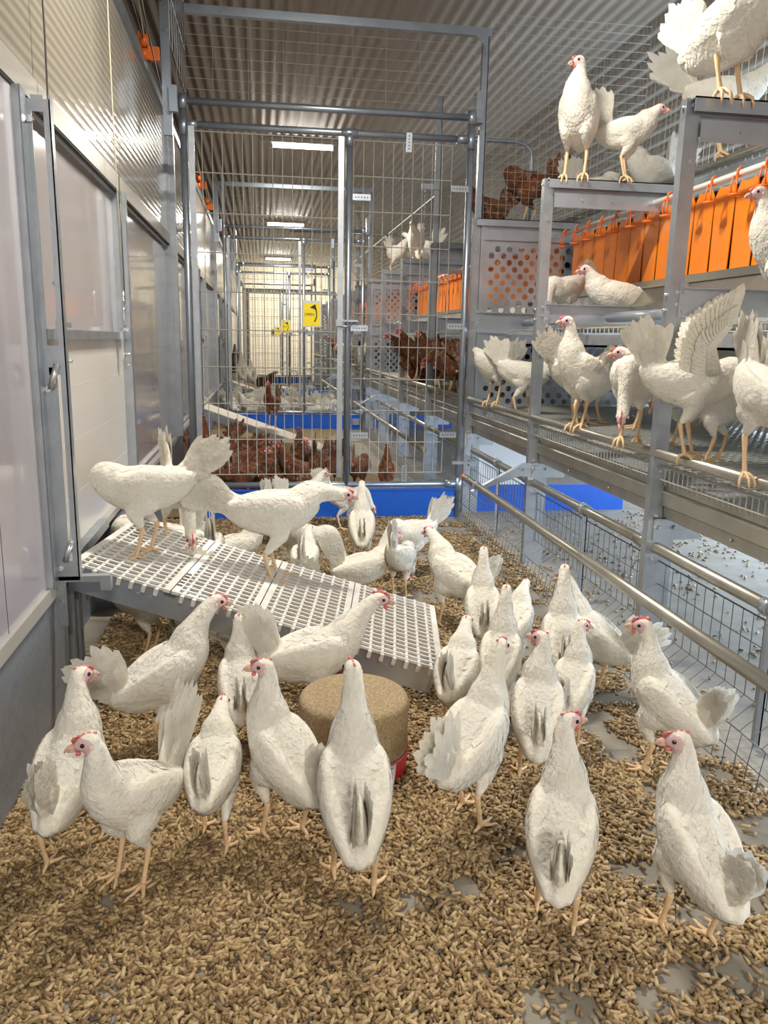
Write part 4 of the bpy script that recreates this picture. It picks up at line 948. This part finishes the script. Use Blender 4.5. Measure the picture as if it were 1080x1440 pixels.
POSES = {
 'alert': dict(P=36, hb=0.232, head=(0.115, 0, 0.425), tail=62),
 'alert2': dict(P=44, hb=0.236, head=(0.085, 0, 0.435), tail=66, tl=0.14, fan=17),
 'tall': dict(P=48, hb=0.238, head=(0.085, 0, 0.465), hpitch=0, tail=70, tl=0.145, fan=15),
 'walk': dict(P=14, hb=0.240, head=(0.195, 0, 0.360), tail=58, step=(0.05, -0.05)),
 'look': dict(P=22, hb=0.238, head=(0.165, 0, 0.40), tail=62, hyaw=25),
 'peck': dict(P=-12, hb=0.225, head=(0.215, 0, 0.085), hpitch=-68, tail=70, step=(0.01, -0.02)),
 'down': dict(P=2, hb=0.235, head=(0.215, 0, 0.22), hpitch=-50, tail=66),
 'squat': dict(P=16, hb=0.105, head=(0.155, 0, 0.225), tail=60, sit=True),
 'preen': dict(P=12, hb=0.240, head=(0.09, -0.075, 0.31), hyaw=-115, hpitch=-35, tail=64),
 'flap': dict(P=5, hb=0.245, head=(0.215, 0, 0.24), hpitch=-30, tail=75, wings=1),
}
# ------------------------------------------------------------------ the hens in their places
hen(-0.426, 1.672, 0.012, 78, 'white hen nearest the grey wall, seen from behind with comb showing right', 'white hens on the floor', 'alert2', 0.9, step=(-0.07, 0.07), hyaw=-35)
hen(-0.279, 1.560, 0.012, 234, 'white hen facing left in front, tail raised high behind it, beside the grey-wall hen', 'white hens on the floor', 'alert', 0.873, P=24, head=(0.12, 0, 0.42), tail=72, tl=0.21, fan=16, hyaw=-45, step=(0.02, 0.02))
hen(-0.119, 1.676, 0.012, 82, 'small white hen seen from behind, between the left-facing hen and the tall one', 'white hens on the floor', 'walk', 0.792, P=24, head=(0.15, 0, 0.36), tail=66, tl=0.16, fan=13)
hen(-0.270, 2.130, 0.012, 22, 'white hen stretching up to the right in front of the high end of the ramp', 'white hens on the floor', 'alert', 0.972, P=34, head=(0.15, 0, 0.42), tail=48, tl=0.16, fan=32)
hen(-0.070, 2.120, 0.012, 92, 'white hen seen from behind, under the ramp edge beside the stretching hen', 'white hens on the floor', 'alert2', 0.81)
hen(0.035, 1.679, 0.012, 128, 'upright white hen left of the grain block, head turned left, dark eye visible', 'white hens on the floor', 'tall', 0.9, P=44, head=(0.07, 0, 0.445), hyaw=48, tail=62, tl=0.14)
hen(0.181, 1.489, 0.012, 88, 'tall white hen seen straight from behind in front of the grain block', 'white hens on the floor', 'tall', 0.972, hyaw=8, tl=0.155, tail=66)
hen(0.493, 1.687, 0.012, 47, 'white hen with ruffled straw-stained tail right of the red tray', 'white hens on the floor', 'alert', 0.954, P=34, head=(0.12, 0, 0.43), tail=58, tl=0.15, fan=34)
hen(0.575, 1.330, 0.012, 68, 'white hen in front with back turned and dirty spots, head turned right', 'white hens on the floor', 'tall', 0.882, P=46, head=(0.085, 0, 0.45), hyaw=-55, tail=66, tl=0.13)
hen(0.816, 1.255, 0.012, 98, 'white hen nearest the bottom right corner, head turned left, comb up', 'white hens on the floor', 'alert2', 0.882, head=(0.085, 0, 0.43), hyaw=60, tail=64, tl=0.12)
hen(1.063, 1.834, 0.012, 122, 'white hen beside the mesh guard, red comb, looking left under the perch tube', 'white hens on the floor', 'tall', 0.9, P=38, head=(0.1, 0, 0.44), hyaw=35, tail=68, tl=0.13, comb=0.9)
hen(1.070, 2.350, 0.012, 140, 'white hen half hidden behind the hen at the mesh guard', 'white hens on the floor', 'alert', 0.882, tail=50)
hen(0.702, 1.830, 0.012, 72, 'white hen seen from behind with yellow-stained shoulders, head turned left', 'white hens on the floor', 'tall', 0.882, P=46, hyaw=65, head=(0.075, 0, 0.43), tl=0.13)
hen(0.880, 2.030, 0.012, 55, 'smaller white hen facing away between the yellow-stained hen and the mesh side', 'white hens on the floor', 'alert2', 0.774, hyaw=-45)
hen(0.950, 2.300, 0.012, 74, 'white hen stretching its neck, seen from behind, alone in front of the posts', 'white hens on the floor', 'tall', 0.9, hyaw=-10, tl=0.13)
hen(0.790, 2.680, 0.012, 78, 'white hen from behind just right of the ramp foot', 'white hens on the floor', 'tall', 0.828, tl=0.13)
hen(0.880, 2.560, 0.012, 60, 'white hen half hidden right of the one at the ramp foot', 'white hens on the floor', 'walk', 0.765, P=24, tail=64, fan=14)
hen(0.560, 2.130, 0.012, 64, 'white hen with neck low at the lower corner of the ramp', 'white hens on the floor', 'alert', 0.828, P=26, head=(0.14, 0, 0.37), tail=66, fan=14)
hen(0.720, 2.220, 0.012, 66, 'white hen packed between the ramp corner and the yellow-stained hen', 'white hens on the floor', 'tall', 0.828, tl=0.12)
hen(0.756, 3.005, 0.012, 120, 'white hen facing away with tail pointing right, standing alone beyond the ramp', 'white hens on the floor', 'alert', 0.99, P=26, head=(0.15, 0, 0.37), tail=52, tl=0.17, fan=12)
hen(0.720, 3.720, 0.012, 212, 'white hen with lowered head facing left in front of the blue board', 'white hens on the floor', 'down', 0.918, P=4, head=(0.21, 0, 0.2), tail=52, tl=0.18)
hen(0.150, 2.200, 0.012, 8, 'white hen with raised head and red comb between ramp and grain block', 'white hens on the floor', 'look', 0.99, P=16, hyaw=-4, head=(0.19, 0, 0.39), tail=66, tl=0.16, fan=16, comb=0.9)
hen(0.450, 3.420, 0.012, 12, 'white hen crouching to the right just behind the ramp', 'white hens on the floor', 'squat', 0.918, hb=0.15, head=(0.15, 0, 0.3), tail=72, fan=15)
hen(0.500, 3.950, 0.012, 84, 'white hen with stretched neck in front of the blue board', 'white hens on the floor', 'tall', 0.882, tl=0.13)
hen(0.612, 3.410, 0.012, 62, 'white hen with head down behind the crouching hen', 'white hens on the floor', 'peck', 0.828, tail=78, fan=14)
hen(0.500, 4.750, 0.012, -12, 'white hen bending down right against the blue board', 'white hens on the floor', 'down', 0.864, P=-4, head=(0.19, 0, 0.16), tail=64, fan=18)
hen(0.220, 4.620, 0.012, 18, 'white hen looking right with tail upright at the gate, head above the board', 'white hens on the floor', 'look', 0.9, hyaw=-15, tail=82, fan=14)
hen(0.080, 4.450, 0.012, 60, 'white hen with tail upright at the gate, head hidden', 'white hens on the floor', 'down', 0.882, tail=84, fan=13)
hen(-0.410, 2.752, 0.404, 196, 'big white hen at the top of the ramp, ragged tail raised, head tucked away', 'white hens on the ramp', 'preen', 1.05, P=4, hb=0.232, tail=42, tl=0.165, fan=20, head=(0.1, -0.08, 0.27))
hen(-0.450, 3.350, 0.012, 200, 'white hen behind the big ramp hen, only tail and nape showing', 'white hens on the ramp', 'preen', 1.2, tail=84, fan=14)
hen(-0.320, 3.024, 0.378, 292, 'white hen bending its head down onto the ramp grid, red comb', 'white hens on the ramp', 'peck', 0.98, P=0, head=(0.16, 0, 0.06), tail=80, fan=14, hpitch=-55, comb=0.9)
hen(0.054, 2.868, 0.271, 8, 'long white hen striding right on the middle of the ramp', 'white hens on the ramp', 'walk', 1.1, P=6, head=(0.225, 0, 0.285), tail=30, tl=0.17, step=(0.0, -0.03), fan=22)
hen(-0.250, 3.450, 0.012, 100, 'white hen with fluffy raised tail behind the striding ramp hen', 'white hens on the floor', 'down', 1.008, tail=76, tl=0.17, fan=28)
hen(-0.120, 3.500, 0.012, 30, 'white hen behind the ramp, mostly hidden by the striding hen', 'white hens on the floor', 'walk', 0.9)
hen(0.020, 3.350, 0.012, 150, 'white hen squatting behind the ramp under the striding hen', 'white hens on the floor', 'squat', 0.9)
hen(0.180, 3.400, 0.012, 80, 'white hen behind the ramp with back turned, under the striding head', 'white hens on the floor', 'walk', 0.81, tail=80, fan=14)
hen(0.200, 3.750, 0.012, 0, 'white hen pecking behind the ramp, close to the crouching hen', 'white hens on the floor', 'peck', 0.9)
hen(-0.416, 2.837, 0.012, 200, 'white hen walking in the shade under the ramp', 'white hens under the ramp', 'down', 0.92, P=8, head=(0.2, 0, 0.3))
hen(-0.020, 2.750, 0.012, 40, 'white hen glimpsed through the grid in the middle under the ramp', 'white hens under the ramp', 'squat', 0.9)
hen(-0.280, 2.950, 0.012, 80, 'white hen glimpsed through the upper grid under the ramp', 'white hens under the ramp', 'squat', 0.95)
hen(1.375, 3.332, 0.797, 196, 'upright white hen on the lower perch tube, looking left, neck stretched', 'white hens on the lower tier', 'tall', 1.02, P=40, head=(0.09, 0, 0.44), hyaw=-10, grip=True, step=(0.0, 0.0), splay=0.7)
hen(1.375, 2.825, 0.797, 236, 'white hen on the lower perch tube bowing its head towards the camera', 'white hens on the lower tier', 'peck', 1.05, P=-2, head=(0.2, 0, 0.1), hpitch=-50, tail=88, fan=14, grip=True, step=(0, 0), splay=0.7, comb=1.0)
hen(1.375, 4.660, 0.797, 205, 'white hen at the perforated plate standing with one foot on the perch tube', 'white hens on the lower tier', 'preen', 0.98, hb=0.22, tail=66, grip=True, step=(0, 0))
hen(1.500, 4.450, 0.745, 330, 'ruffled white hen beside the perforated plate on the wire floor', 'white hens on the lower tier', 'down', 1, P=-5)
hen(1.580, 3.850, 0.745, 20, 'white hen with back turned behind the second post', 'white hens on the lower tier', 'preen', 1.1, P=0)
hen(1.720, 3.950, 0.745, -20, 'white hen feeding behind the upright perch hen', 'white hens on the lower tier', 'down', 1.05)
hen(1.850, 3.750, 0.745, 190, 'white hen looking out from behind the upright perch hen', 'white hens on the lower tier', 'alert', 0.98)
hen(1.620, 3.020, 0.745, 170, 'white hen hidden behind the bowing perch hen', 'white hens on the lower tier', 'walk', 1.05)
hen(1.600, 2.620, 0.745, 160, 'white hen on the wire floor behind the front post', 'white hens on the lower tier', 'down', 0.95, P=0)
hen(1.375, 2.405, 0.797, 336, 'white hen beating its wings on the lower perch tube', 'white hens on the lower tier', 'flap', 0.98, grip=True, P=0, head=(0.225, 0, 0.16), step=(0.02, -0.01), splay=0.8)
hen(1.375, 2.011, 0.797, 262, 'white hen at the right edge with its head down by the perch tube', 'white hens on the lower tier', 'peck', 1, grip=True, head=(0.18, 0, 0.1), tail=70, fan=24, step=(0, 0))
hen(1.720, 2.350, 0.745, 30, 'white hen behind the wing-beating hen near the right edge', 'white hens on the lower tier', 'walk', 1.15)
hen(2.300, 3.900, 0.745, 180, 'white hen far back on the wire floor behind the drinkers', 'white hens on the lower tier', 'walk', 0.95)
hen(1.800, 4.020, 1.262, 186, 'white hen facing left on the upper tier before the orange flaps', 'white hens on the upper tier', 'squat', 1.05, hb=0.135, head=(0.16, 0, 0.25), tail=22, tl=0.15, fan=13, P=12)
hen(1.680, 4.380, 1.262, 212, 'white hen bending down beside the perforated plate on the upper tier', 'white hens on the upper tier', 'peck', 0.95, P=-10, hb=0.2, head=(0.17, 0, -0.02), tail=40, hpitch=-75)
hen(1.860, 2.750, 1.262, 172, 'white hen at the right edge looking left before the orange flaps', 'white hens on the upper tier', 'alert', 1.02, P=40, head=(0.1, 0, 0.42))
hen(1.500, 3.890, 1.937, 236, 'white hen standing on the second post beam, facing the camera, head turned left', 'white hens on top of the rack', 'alert', 1.12, P=50, hb=0.25, head=(0.05, 0, 0.44), hyaw=-45, grip=True, step=(0, 0), fat=0.95)
hen(1.760, 3.890, 1.937, 326, 'white hen on the second post beam facing right with tail upright', 'white hens on top of the rack', 'look', 0.92, P=14, head=(0.15, 0, 0.335), hyaw=10, tail=84, fan=12, tl=0.21, grip=True, step=(0, 0))
hen(2.300, 4.750, 2.020, 196, 'white hen with bright fan tail behind the two beam hens', 'white hens on top of the rack', 'squat', 1.15, tail=58, tl=0.22, hb=0.13, fan=30)
hen(1.980, 4.750, 1.930, 20, 'white hen with low tail lying behind the first beam hen', 'white hens on top of the rack', 'squat', 1.1, tail=60, head=(0.12, 0, 0.12), hpitch=-40)
hen(2.320, 4.020, 2.095, -28, 'white hen with a ragged fan tail on the upper tube', 'white hens on top of the rack', 'walk', 1.2, tail=52, tl=0.21, grip=True, step=(0, 0), P=4)
hen(1.500, 2.580, 1.937, 292, 'big white hen cut off by the top edge, on the front post beam', 'white hens on top of the rack', 'alert', 1.2, P=30, hb=0.172, head=(0.06, -0.06, 0.33), hyaw=-60, grip=True, step=(0, 0), tail=60)
hen(1.740, 2.620, 1.937, 20, 'white hen at the top right edge behind the big one', 'white hens on top of the rack', 'down', 1.1, grip=True, step=(0, 0))
hen(-0.380, 5.750, 0.020, 170, 'brown hen in the dense flock on the floor behind the first gate', 'brown hens on the floor of the second section', 'peck', 1, color='brown', lod=2, shells=160)
hen(-0.220, 5.600, 0.020, 90, 'brown hen in the dense flock on the floor behind the first gate', 'brown hens on the floor of the second section', 'down', 1, color='brown', lod=2, shells=160)
hen(-0.050, 5.500, 0.020, 30, 'brown hen in the dense flock on the floor behind the first gate', 'brown hens on the floor of the second section', 'walk', 1, color='brown', lod=2, shells=160)
hen(0.100, 5.620, 0.020, 300, 'brown hen in the dense flock on the floor behind the first gate', 'brown hens on the floor of the second section', 'squat', 1, color='brown', lod=2, shells=160)
hen(0.240, 5.480, 0.020, 140, 'brown hen in the dense flock on the floor behind the first gate', 'brown hens on the floor of the second section', 'look', 1, color='brown', lod=2, shells=160)
hen(0.400, 5.600, 0.020, 200, 'brown hen in the dense flock on the floor behind the first gate', 'brown hens on the floor of the second section', 'peck', 1, color='brown', lod=2, shells=160)
hen(-0.300, 6.100, 0.020, 30, 'brown hen in the dense flock on the floor behind the first gate', 'brown hens on the floor of the second section', 'down', 1, color='brown', lod=2, shells=160)
hen(-0.120, 6.000, 0.020, 30, 'brown hen in the dense flock on the floor behind the first gate', 'brown hens on the floor of the second section', 'walk', 1, color='brown', lod=2, shells=160)
hen(0.060, 6.050, 0.020, 0, 'brown hen in the dense flock on the floor behind the first gate', 'brown hens on the floor of the second section', 'squat', 1, color='brown', lod=2, shells=160)
hen(0.220, 5.950, 0.020, 300, 'brown hen in the dense flock on the floor behind the first gate', 'brown hens on the floor of the second section', 'look', 1, color='brown', lod=2, shells=160)
hen(0.380, 6.050, 0.020, 90, 'brown hen in the dense flock on the floor behind the first gate', 'brown hens on the floor of the second section', 'peck', 1, color='brown', lod=2, shells=160)
hen(-0.420, 6.450, 0.020, 0, 'brown hen in the dense flock on the floor behind the first gate', 'brown hens on the floor of the second section', 'down', 1, color='brown', lod=2, shells=160)
hen(-0.200, 6.400, 0.020, 170, 'brown hen in the dense flock on the floor behind the first gate', 'brown hens on the floor of the second section', 'walk', 1, color='brown', lod=2, shells=160)
hen(0.020, 6.450, 0.020, 260, 'brown hen in the dense flock on the floor behind the first gate', 'brown hens on the floor of the second section', 'squat', 1, color='brown', lod=2, shells=160)
hen(0.300, 6.400, 0.020, 90, 'brown hen in the dense flock on the floor behind the first gate', 'brown hens on the floor of the second section', 'look', 1, color='brown', lod=2, shells=160)
hen(-0.350, 6.800, 0.020, 200, 'brown hen in the dense flock on the floor behind the first gate', 'brown hens on the floor of the second section', 'peck', 1, color='brown', lod=2, shells=160)
hen(-0.100, 6.850, 0.020, 30, 'brown hen in the dense flock on the floor behind the first gate', 'brown hens on the floor of the second section', 'down', 1, color='brown', lod=2, shells=160)
hen(0.500, 6.000, 0.020, 90, 'brown hen in the dense flock on the floor behind the first gate', 'brown hens on the floor of the second section', 'walk', 1, color='brown', lod=2, shells=160)
hen(0.120, 5.380, 0.020, 170, 'brown hen in the dense flock on the floor behind the first gate', 'brown hens on the floor of the second section', 'squat', 1, color='brown', lod=2, shells=160)
hen(-0.150, 5.350, 0.020, 0, 'brown hen in the dense flock on the floor behind the first gate', 'brown hens on the floor of the second section', 'look', 1, color='brown', lod=2, shells=160)
hen(0.700, 5.750, 0.020, 60, 'speckled brown hen apart from the flock, right of the gate handle post', 'brown hens on the floor of the second section', 'down', 0.95, color='brown', lod=2, shells=160)
hen(0.900, 5.700, 0.020, 80, 'brown hen seen from behind, alone nearest the right gate panel', 'brown hens on the floor of the second section', 'tall', 0.8, color='brown', lod=2, shells=160)
hen(-0.420, 6.000, 0.020, 100, 'brown hen with raised head against the left wall behind the gate', 'brown hens on the floor of the second section', 'tall', 1.15, color='brown', lod=2, shells=160)
hen(0.100, 7.980, 0.300, 250, 'brown hen alone on the board ramp behind the gate', None, 'alert', 1, color='brown', lod=2, shells=160, P=10)
hen(1.400, 7.600, 0.797, 190, 'brown hen stretching its neck left over the perch tube, foremost of the tier row', None, 'walk', 1.1, color='brown', lod=2, shells=160)
hen(1.420, 7.300, 0.797, 185, 'brown hen second in the row leaning out over the perch tube', None, 'look', 1.1, color='brown', lod=2, shells=160)
hen(1.500, 7.000, 0.745, 40, 'brown hen crowded on the lower tier behind the gate', 'brown hens on the lower tier of the second section', 'down', 1.1, color='brown', lod=2, shells=160)
hen(1.450, 6.700, 0.745, 160, 'brown hen crowded on the lower tier behind the gate', 'brown hens on the lower tier of the second section', 'alert', 1.1, color='brown', lod=2, shells=160)
hen(1.620, 6.900, 0.745, 90, 'brown hen crowded on the lower tier behind the gate', 'brown hens on the lower tier of the second section', 'walk', 1.1, color='brown', lod=2, shells=160)
hen(1.500, 6.350, 0.745, 200, 'brown hen crowded on the lower tier behind the gate', 'brown hens on the lower tier of the second section', 'down', 1.1, color='brown', lod=2, shells=160)
hen(1.750, 6.600, 0.745, 20, 'brown hen crowded on the lower tier behind the gate', 'brown hens on the lower tier of the second section', 'walk', 1.1, color='brown', lod=2, shells=160)
hen(1.480, 6.000, 0.745, 120, 'brown hen crowded on the lower tier behind the gate', 'brown hens on the lower tier of the second section', 'down', 1.1, color='brown', lod=2, shells=160)
hen(1.700, 6.200, 0.745, 60, 'brown hen crowded on the lower tier behind the gate', 'brown hens on the lower tier of the second section', 'alert', 1.1, color='brown', lod=2, shells=160)
hen(1.520, 5.650, 0.745, 30, 'brown hen crowded on the lower tier behind the gate', 'brown hens on the lower tier of the second section', 'walk', 1.1, color='brown', lod=2, shells=160)
hen(1.800, 5.800, 0.745, 200, 'brown hen crowded on the lower tier behind the gate', 'brown hens on the lower tier of the second section', 'look', 1.1, color='brown', lod=2, shells=160)
hen(1.600, 5.450, 0.745, 150, 'brown hen crowded on the lower tier behind the gate', 'brown hens on the lower tier of the second section', 'down', 1.1, color='brown', lod=2, shells=160)
hen(1.900, 7.100, 0.745, 180, 'brown hen crowded on the lower tier behind the gate', 'brown hens on the lower tier of the second section', 'walk', 1.1, color='brown', lod=2, shells=160)
hen(1.550, 7.500, 0.745, 20, 'brown hen crowded on the lower tier behind the gate', 'brown hens on the lower tier of the second section', 'squat', 1.1, color='brown', lod=2, shells=160)
hen(1.460, 6.150, 0.745, 300, 'brown hen crowded on the lower tier behind the gate', 'brown hens on the lower tier of the second section', 'walk', 1.1, color='brown', lod=2, shells=160)
hen(2.000, 6.500, 0.745, 90, 'brown hen crowded on the lower tier behind the gate', 'brown hens on the lower tier of the second section', 'alert', 1.1, color='brown', lod=2, shells=160)
hen(1.800, 5.500, 1.930, 170, 'dark brown hen on top of the rack just behind the second post', None, 'preen', 1.15, color='brown', lod=2, shells=160)
hen(1.520, 5.500, 1.930, 200, 'brown hen lying on top of the rack above the perforated plate', None, 'squat', 1, color='brown', lod=2, shells=160)
hen(-0.404, 10.724, 0.020, 288.161, 'white hen in the flock gathered behind the second blue board', 'white hens gathered in the third section', 'peck', 1, lod=2, shells=0, ornaments=False)
hen(-0.223, 10.604, 0.020, 225.711, 'white hen in the flock gathered behind the second blue board', 'white hens gathered in the third section', 'squat', 1, lod=2, shells=0, ornaments=False)
hen(0.122, 10.735, 0.020, 316.818, 'white hen in the flock gathered behind the second blue board', 'white hens gathered in the third section', 'down', 1, lod=2, shells=0, ornaments=False)
hen(0.302, 10.675, 0.020, 241.813, 'white hen in the flock gathered behind the second blue board', 'white hens gathered in the third section', 'look', 1, lod=2, shells=0, ornaments=False)
hen(0.631, 10.573, 0.020, 170.492, 'white hen in the flock gathered behind the second blue board', 'white hens gathered in the third section', 'walk', 1, lod=2, shells=0, ornaments=False)
hen(0.843, 10.754, 0.020, 311.574, 'white hen in the flock gathered behind the second blue board', 'white hens gathered in the third section', 'peck', 1, lod=2, shells=0, ornaments=False)
hen(1.177, 10.602, 0.020, 327.193, 'white hen in the flock gathered behind the second blue board', 'white hens gathered in the third section', 'squat', 1, lod=2, shells=0, ornaments=False)
hen(-0.440, 11.242, 0.020, 305.296, 'white hen in the flock gathered behind the second blue board', 'white hens gathered in the third section', 'down', 1, lod=2, shells=0, ornaments=False)
hen(-0.179, 11.129, 0.020, 215.608, 'white hen in the flock gathered behind the second blue board', 'white hens gathered in the third section', 'look', 1, lod=2, shells=0, ornaments=False)
hen(0.080, 11.069, 0.020, 109.84, 'white hen in the flock gathered behind the second blue board', 'white hens gathered in the third section', 'walk', 1, lod=2, shells=0, ornaments=False)
hen(0.404, 11.040, 0.020, 16.6759, 'white hen in the flock gathered behind the second blue board', 'white hens gathered in the third section', 'peck', 1, lod=2, shells=0, ornaments=False)
hen(0.648, 11.097, 0.020, 192.464, 'white hen in the flock gathered behind the second blue board', 'white hens gathered in the third section', 'squat', 1, lod=2, shells=0, ornaments=False)
hen(0.896, 11.112, 0.020, 359.02, 'white hen in the flock gathered behind the second blue board', 'white hens gathered in the third section', 'down', 1, lod=2, shells=0, ornaments=False)
hen(1.127, 11.129, 0.020, 72.9614, 'white hen in the flock gathered behind the second blue board', 'white hens gathered in the third section', 'look', 1, lod=2, shells=0, ornaments=False)
hen(-0.431, 11.596, 0.020, 128.099, 'white hen in the flock gathered behind the second blue board', 'white hens gathered in the third section', 'walk', 1, lod=2, shells=0, ornaments=False)
hen(-0.145, 11.607, 0.020, 201.07, 'white hen in the flock gathered behind the second blue board', 'white hens gathered in the third section', 'peck', 1, lod=2, shells=0, ornaments=False)
hen(0.147, 11.554, 0.020, 22.1797, 'white hen in the flock gathered behind the second blue board', 'white hens gathered in the third section', 'squat', 1, lod=2, shells=0, ornaments=False)
hen(0.322, 11.714, 0.020, 221.556, 'white hen in the flock gathered behind the second blue board', 'white hens gathered in the third section', 'down', 1, lod=2, shells=0, ornaments=False)
hen(0.593, 11.609, 0.020, 63.9143, 'white hen in the flock gathered behind the second blue board', 'white hens gathered in the third section', 'look', 1, lod=2, shells=0, ornaments=False)
hen(0.894, 11.540, 0.020, 251.025, 'white hen in the flock gathered behind the second blue board', 'white hens gathered in the third section', 'walk', 1, lod=2, shells=0, ornaments=False)
hen(1.225, 11.759, 0.020, 264.556, 'white hen in the flock gathered behind the second blue board', 'white hens gathered in the third section', 'peck', 1, lod=2, shells=0, ornaments=False)
hen(-0.386, 12.034, 0.020, 104.039, 'white hen in the flock gathered behind the second blue board', 'white hens gathered in the third section', 'squat', 1, lod=2, shells=0, ornaments=False)
hen(-0.115, 12.216, 0.020, 147.754, 'white hen in the flock gathered behind the second blue board', 'white hens gathered in the third section', 'down', 1, lod=2, shells=0, ornaments=False)
hen(0.152, 12.179, 0.020, 294.454, 'white hen in the flock gathered behind the second blue board', 'white hens gathered in the third section', 'look', 1, lod=2, shells=0, ornaments=False)
hen(0.331, 12.076, 0.020, 159.891, 'white hen in the flock gathered behind the second blue board', 'white hens gathered in the third section', 'walk', 1, lod=2, shells=0, ornaments=False)
hen(0.579, 12.122, 0.020, 346.253, 'white hen in the flock gathered behind the second blue board', 'white hens gathered in the third section', 'peck', 1, lod=2, shells=0, ornaments=False)
hen(0.876, 12.032, 0.020, 16.127, 'white hen in the flock gathered behind the second blue board', 'white hens gathered in the third section', 'squat', 1, lod=2, shells=0, ornaments=False)
hen(1.124, 12.218, 0.020, 130.581, 'white hen in the flock gathered behind the second blue board', 'white hens gathered in the third section', 'down', 1, lod=2, shells=0, ornaments=False)
hen(-0.479, 12.553, 0.020, 353.43, 'white hen in the flock gathered behind the second blue board', 'white hens gathered in the third section', 'look', 1, lod=2, shells=0, ornaments=False)
hen(-0.191, 12.580, 0.020, 21.3622, 'white hen in the flock gathered behind the second blue board', 'white hens gathered in the third section', 'walk', 1, lod=2, shells=0, ornaments=False)
hen(-0.420, 13.300, 0.450, 90, 'dark hen standing at the top of the farthest ramp', None, 'tall', 1.25, color='dark', lod=2, shells=0, ornaments=False)
hen(0.050, 13.200, 0.350, 0, 'dark hen lying on the middle of the farthest ramp', None, 'squat', 1.2, color='dark', lod=2, shells=0, ornaments=False)
hen(-0.300, 12.900, 0.360, 100, 'white hen left on the farthest ramp beside the dark ones', None, 'tall', 1.2, lod=2, shells=0, ornaments=False)
hen(-0.150, 12.900, 0.330, 100, 'white hen right on the farthest ramp beside the dark ones', None, 'alert', 1.1, lod=2, shells=0, ornaments=False)
hen(1.420, 11.200, 0.760, 99.9487, 'white hen on the far tier beyond the OPEN sign', 'mixed hens on the tier of the third section (white)', 'peck', 1.1, lod=2, shells=0, ornaments=False)
hen(1.670, 11.620, 0.760, 120.361, 'brown hen on the far tier beyond the OPEN sign', 'mixed hens on the tier of the third section (brown)', 'down', 1.1, lod=2, shells=0, ornaments=False, color='brown')
hen(1.920, 12.040, 0.760, 211.829, 'white hen on the far tier beyond the OPEN sign', 'mixed hens on the tier of the third section (white)', 'walk', 1.1, lod=2, shells=0, ornaments=False)
hen(1.420, 12.460, 0.760, 116.935, 'brown hen on the far tier beyond the OPEN sign', 'mixed hens on the tier of the third section (brown)', 'squat', 1.1, lod=2, shells=0, ornaments=False, color='brown')
hen(1.670, 12.880, 0.760, 97.3606, 'white hen on the far tier beyond the OPEN sign', 'mixed hens on the tier of the third section (white)', 'look', 1.1, lod=2, shells=0, ornaments=False)
hen(1.920, 13.300, 0.760, 178.32, 'brown hen on the far tier beyond the OPEN sign', 'mixed hens on the tier of the third section (brown)', 'peck', 1.1, lod=2, shells=0, ornaments=False, color='brown')
hen(1.420, 13.720, 0.760, 134.831, 'white hen on the far tier beyond the OPEN sign', 'mixed hens on the tier of the third section (white)', 'down', 1.1, lod=2, shells=0, ornaments=False)
hen(1.670, 14.140, 0.760, 269.575, 'brown hen on the far tier beyond the OPEN sign', 'mixed hens on the tier of the third section (brown)', 'walk', 1.1, lod=2, shells=0, ornaments=False, color='brown')
hen(1.920, 14.560, 0.760, 112.009, 'white hen on the far tier beyond the OPEN sign', 'mixed hens on the tier of the third section (white)', 'squat', 1.1, lod=2, shells=0, ornaments=False)
hen(1.420, 14.980, 0.760, 185.263, 'brown hen on the far tier beyond the OPEN sign', 'mixed hens on the tier of the third section (brown)', 'look', 1.1, lod=2, shells=0, ornaments=False, color='brown')
hen(1.700, 9.000, 1.950, 245.71, 'white hen sitting on top of the second rack, seen through the mesh', 'white hens on top of the second rack', 'walk', 1.2, lod=2, shells=0, ornaments=False, tail=75)
hen(1.900, 9.600, 1.950, 158.237, 'white hen sitting on top of the second rack, seen through the mesh', 'white hens on top of the second rack', 'walk', 1.2, lod=2, shells=0, ornaments=False, tail=75)
hen(1.700, 10.200, 1.950, 297.038, 'white hen sitting on top of the second rack, seen through the mesh', 'white hens on top of the second rack', 'walk', 1.2, lod=2, shells=0, ornaments=False, tail=75)
hen(1.900, 10.800, 1.950, 174.663, 'white hen sitting on top of the second rack, seen through the mesh', 'white hens on top of the second rack', 'walk', 1.2, lod=2, shells=0, ornaments=False, tail=75)
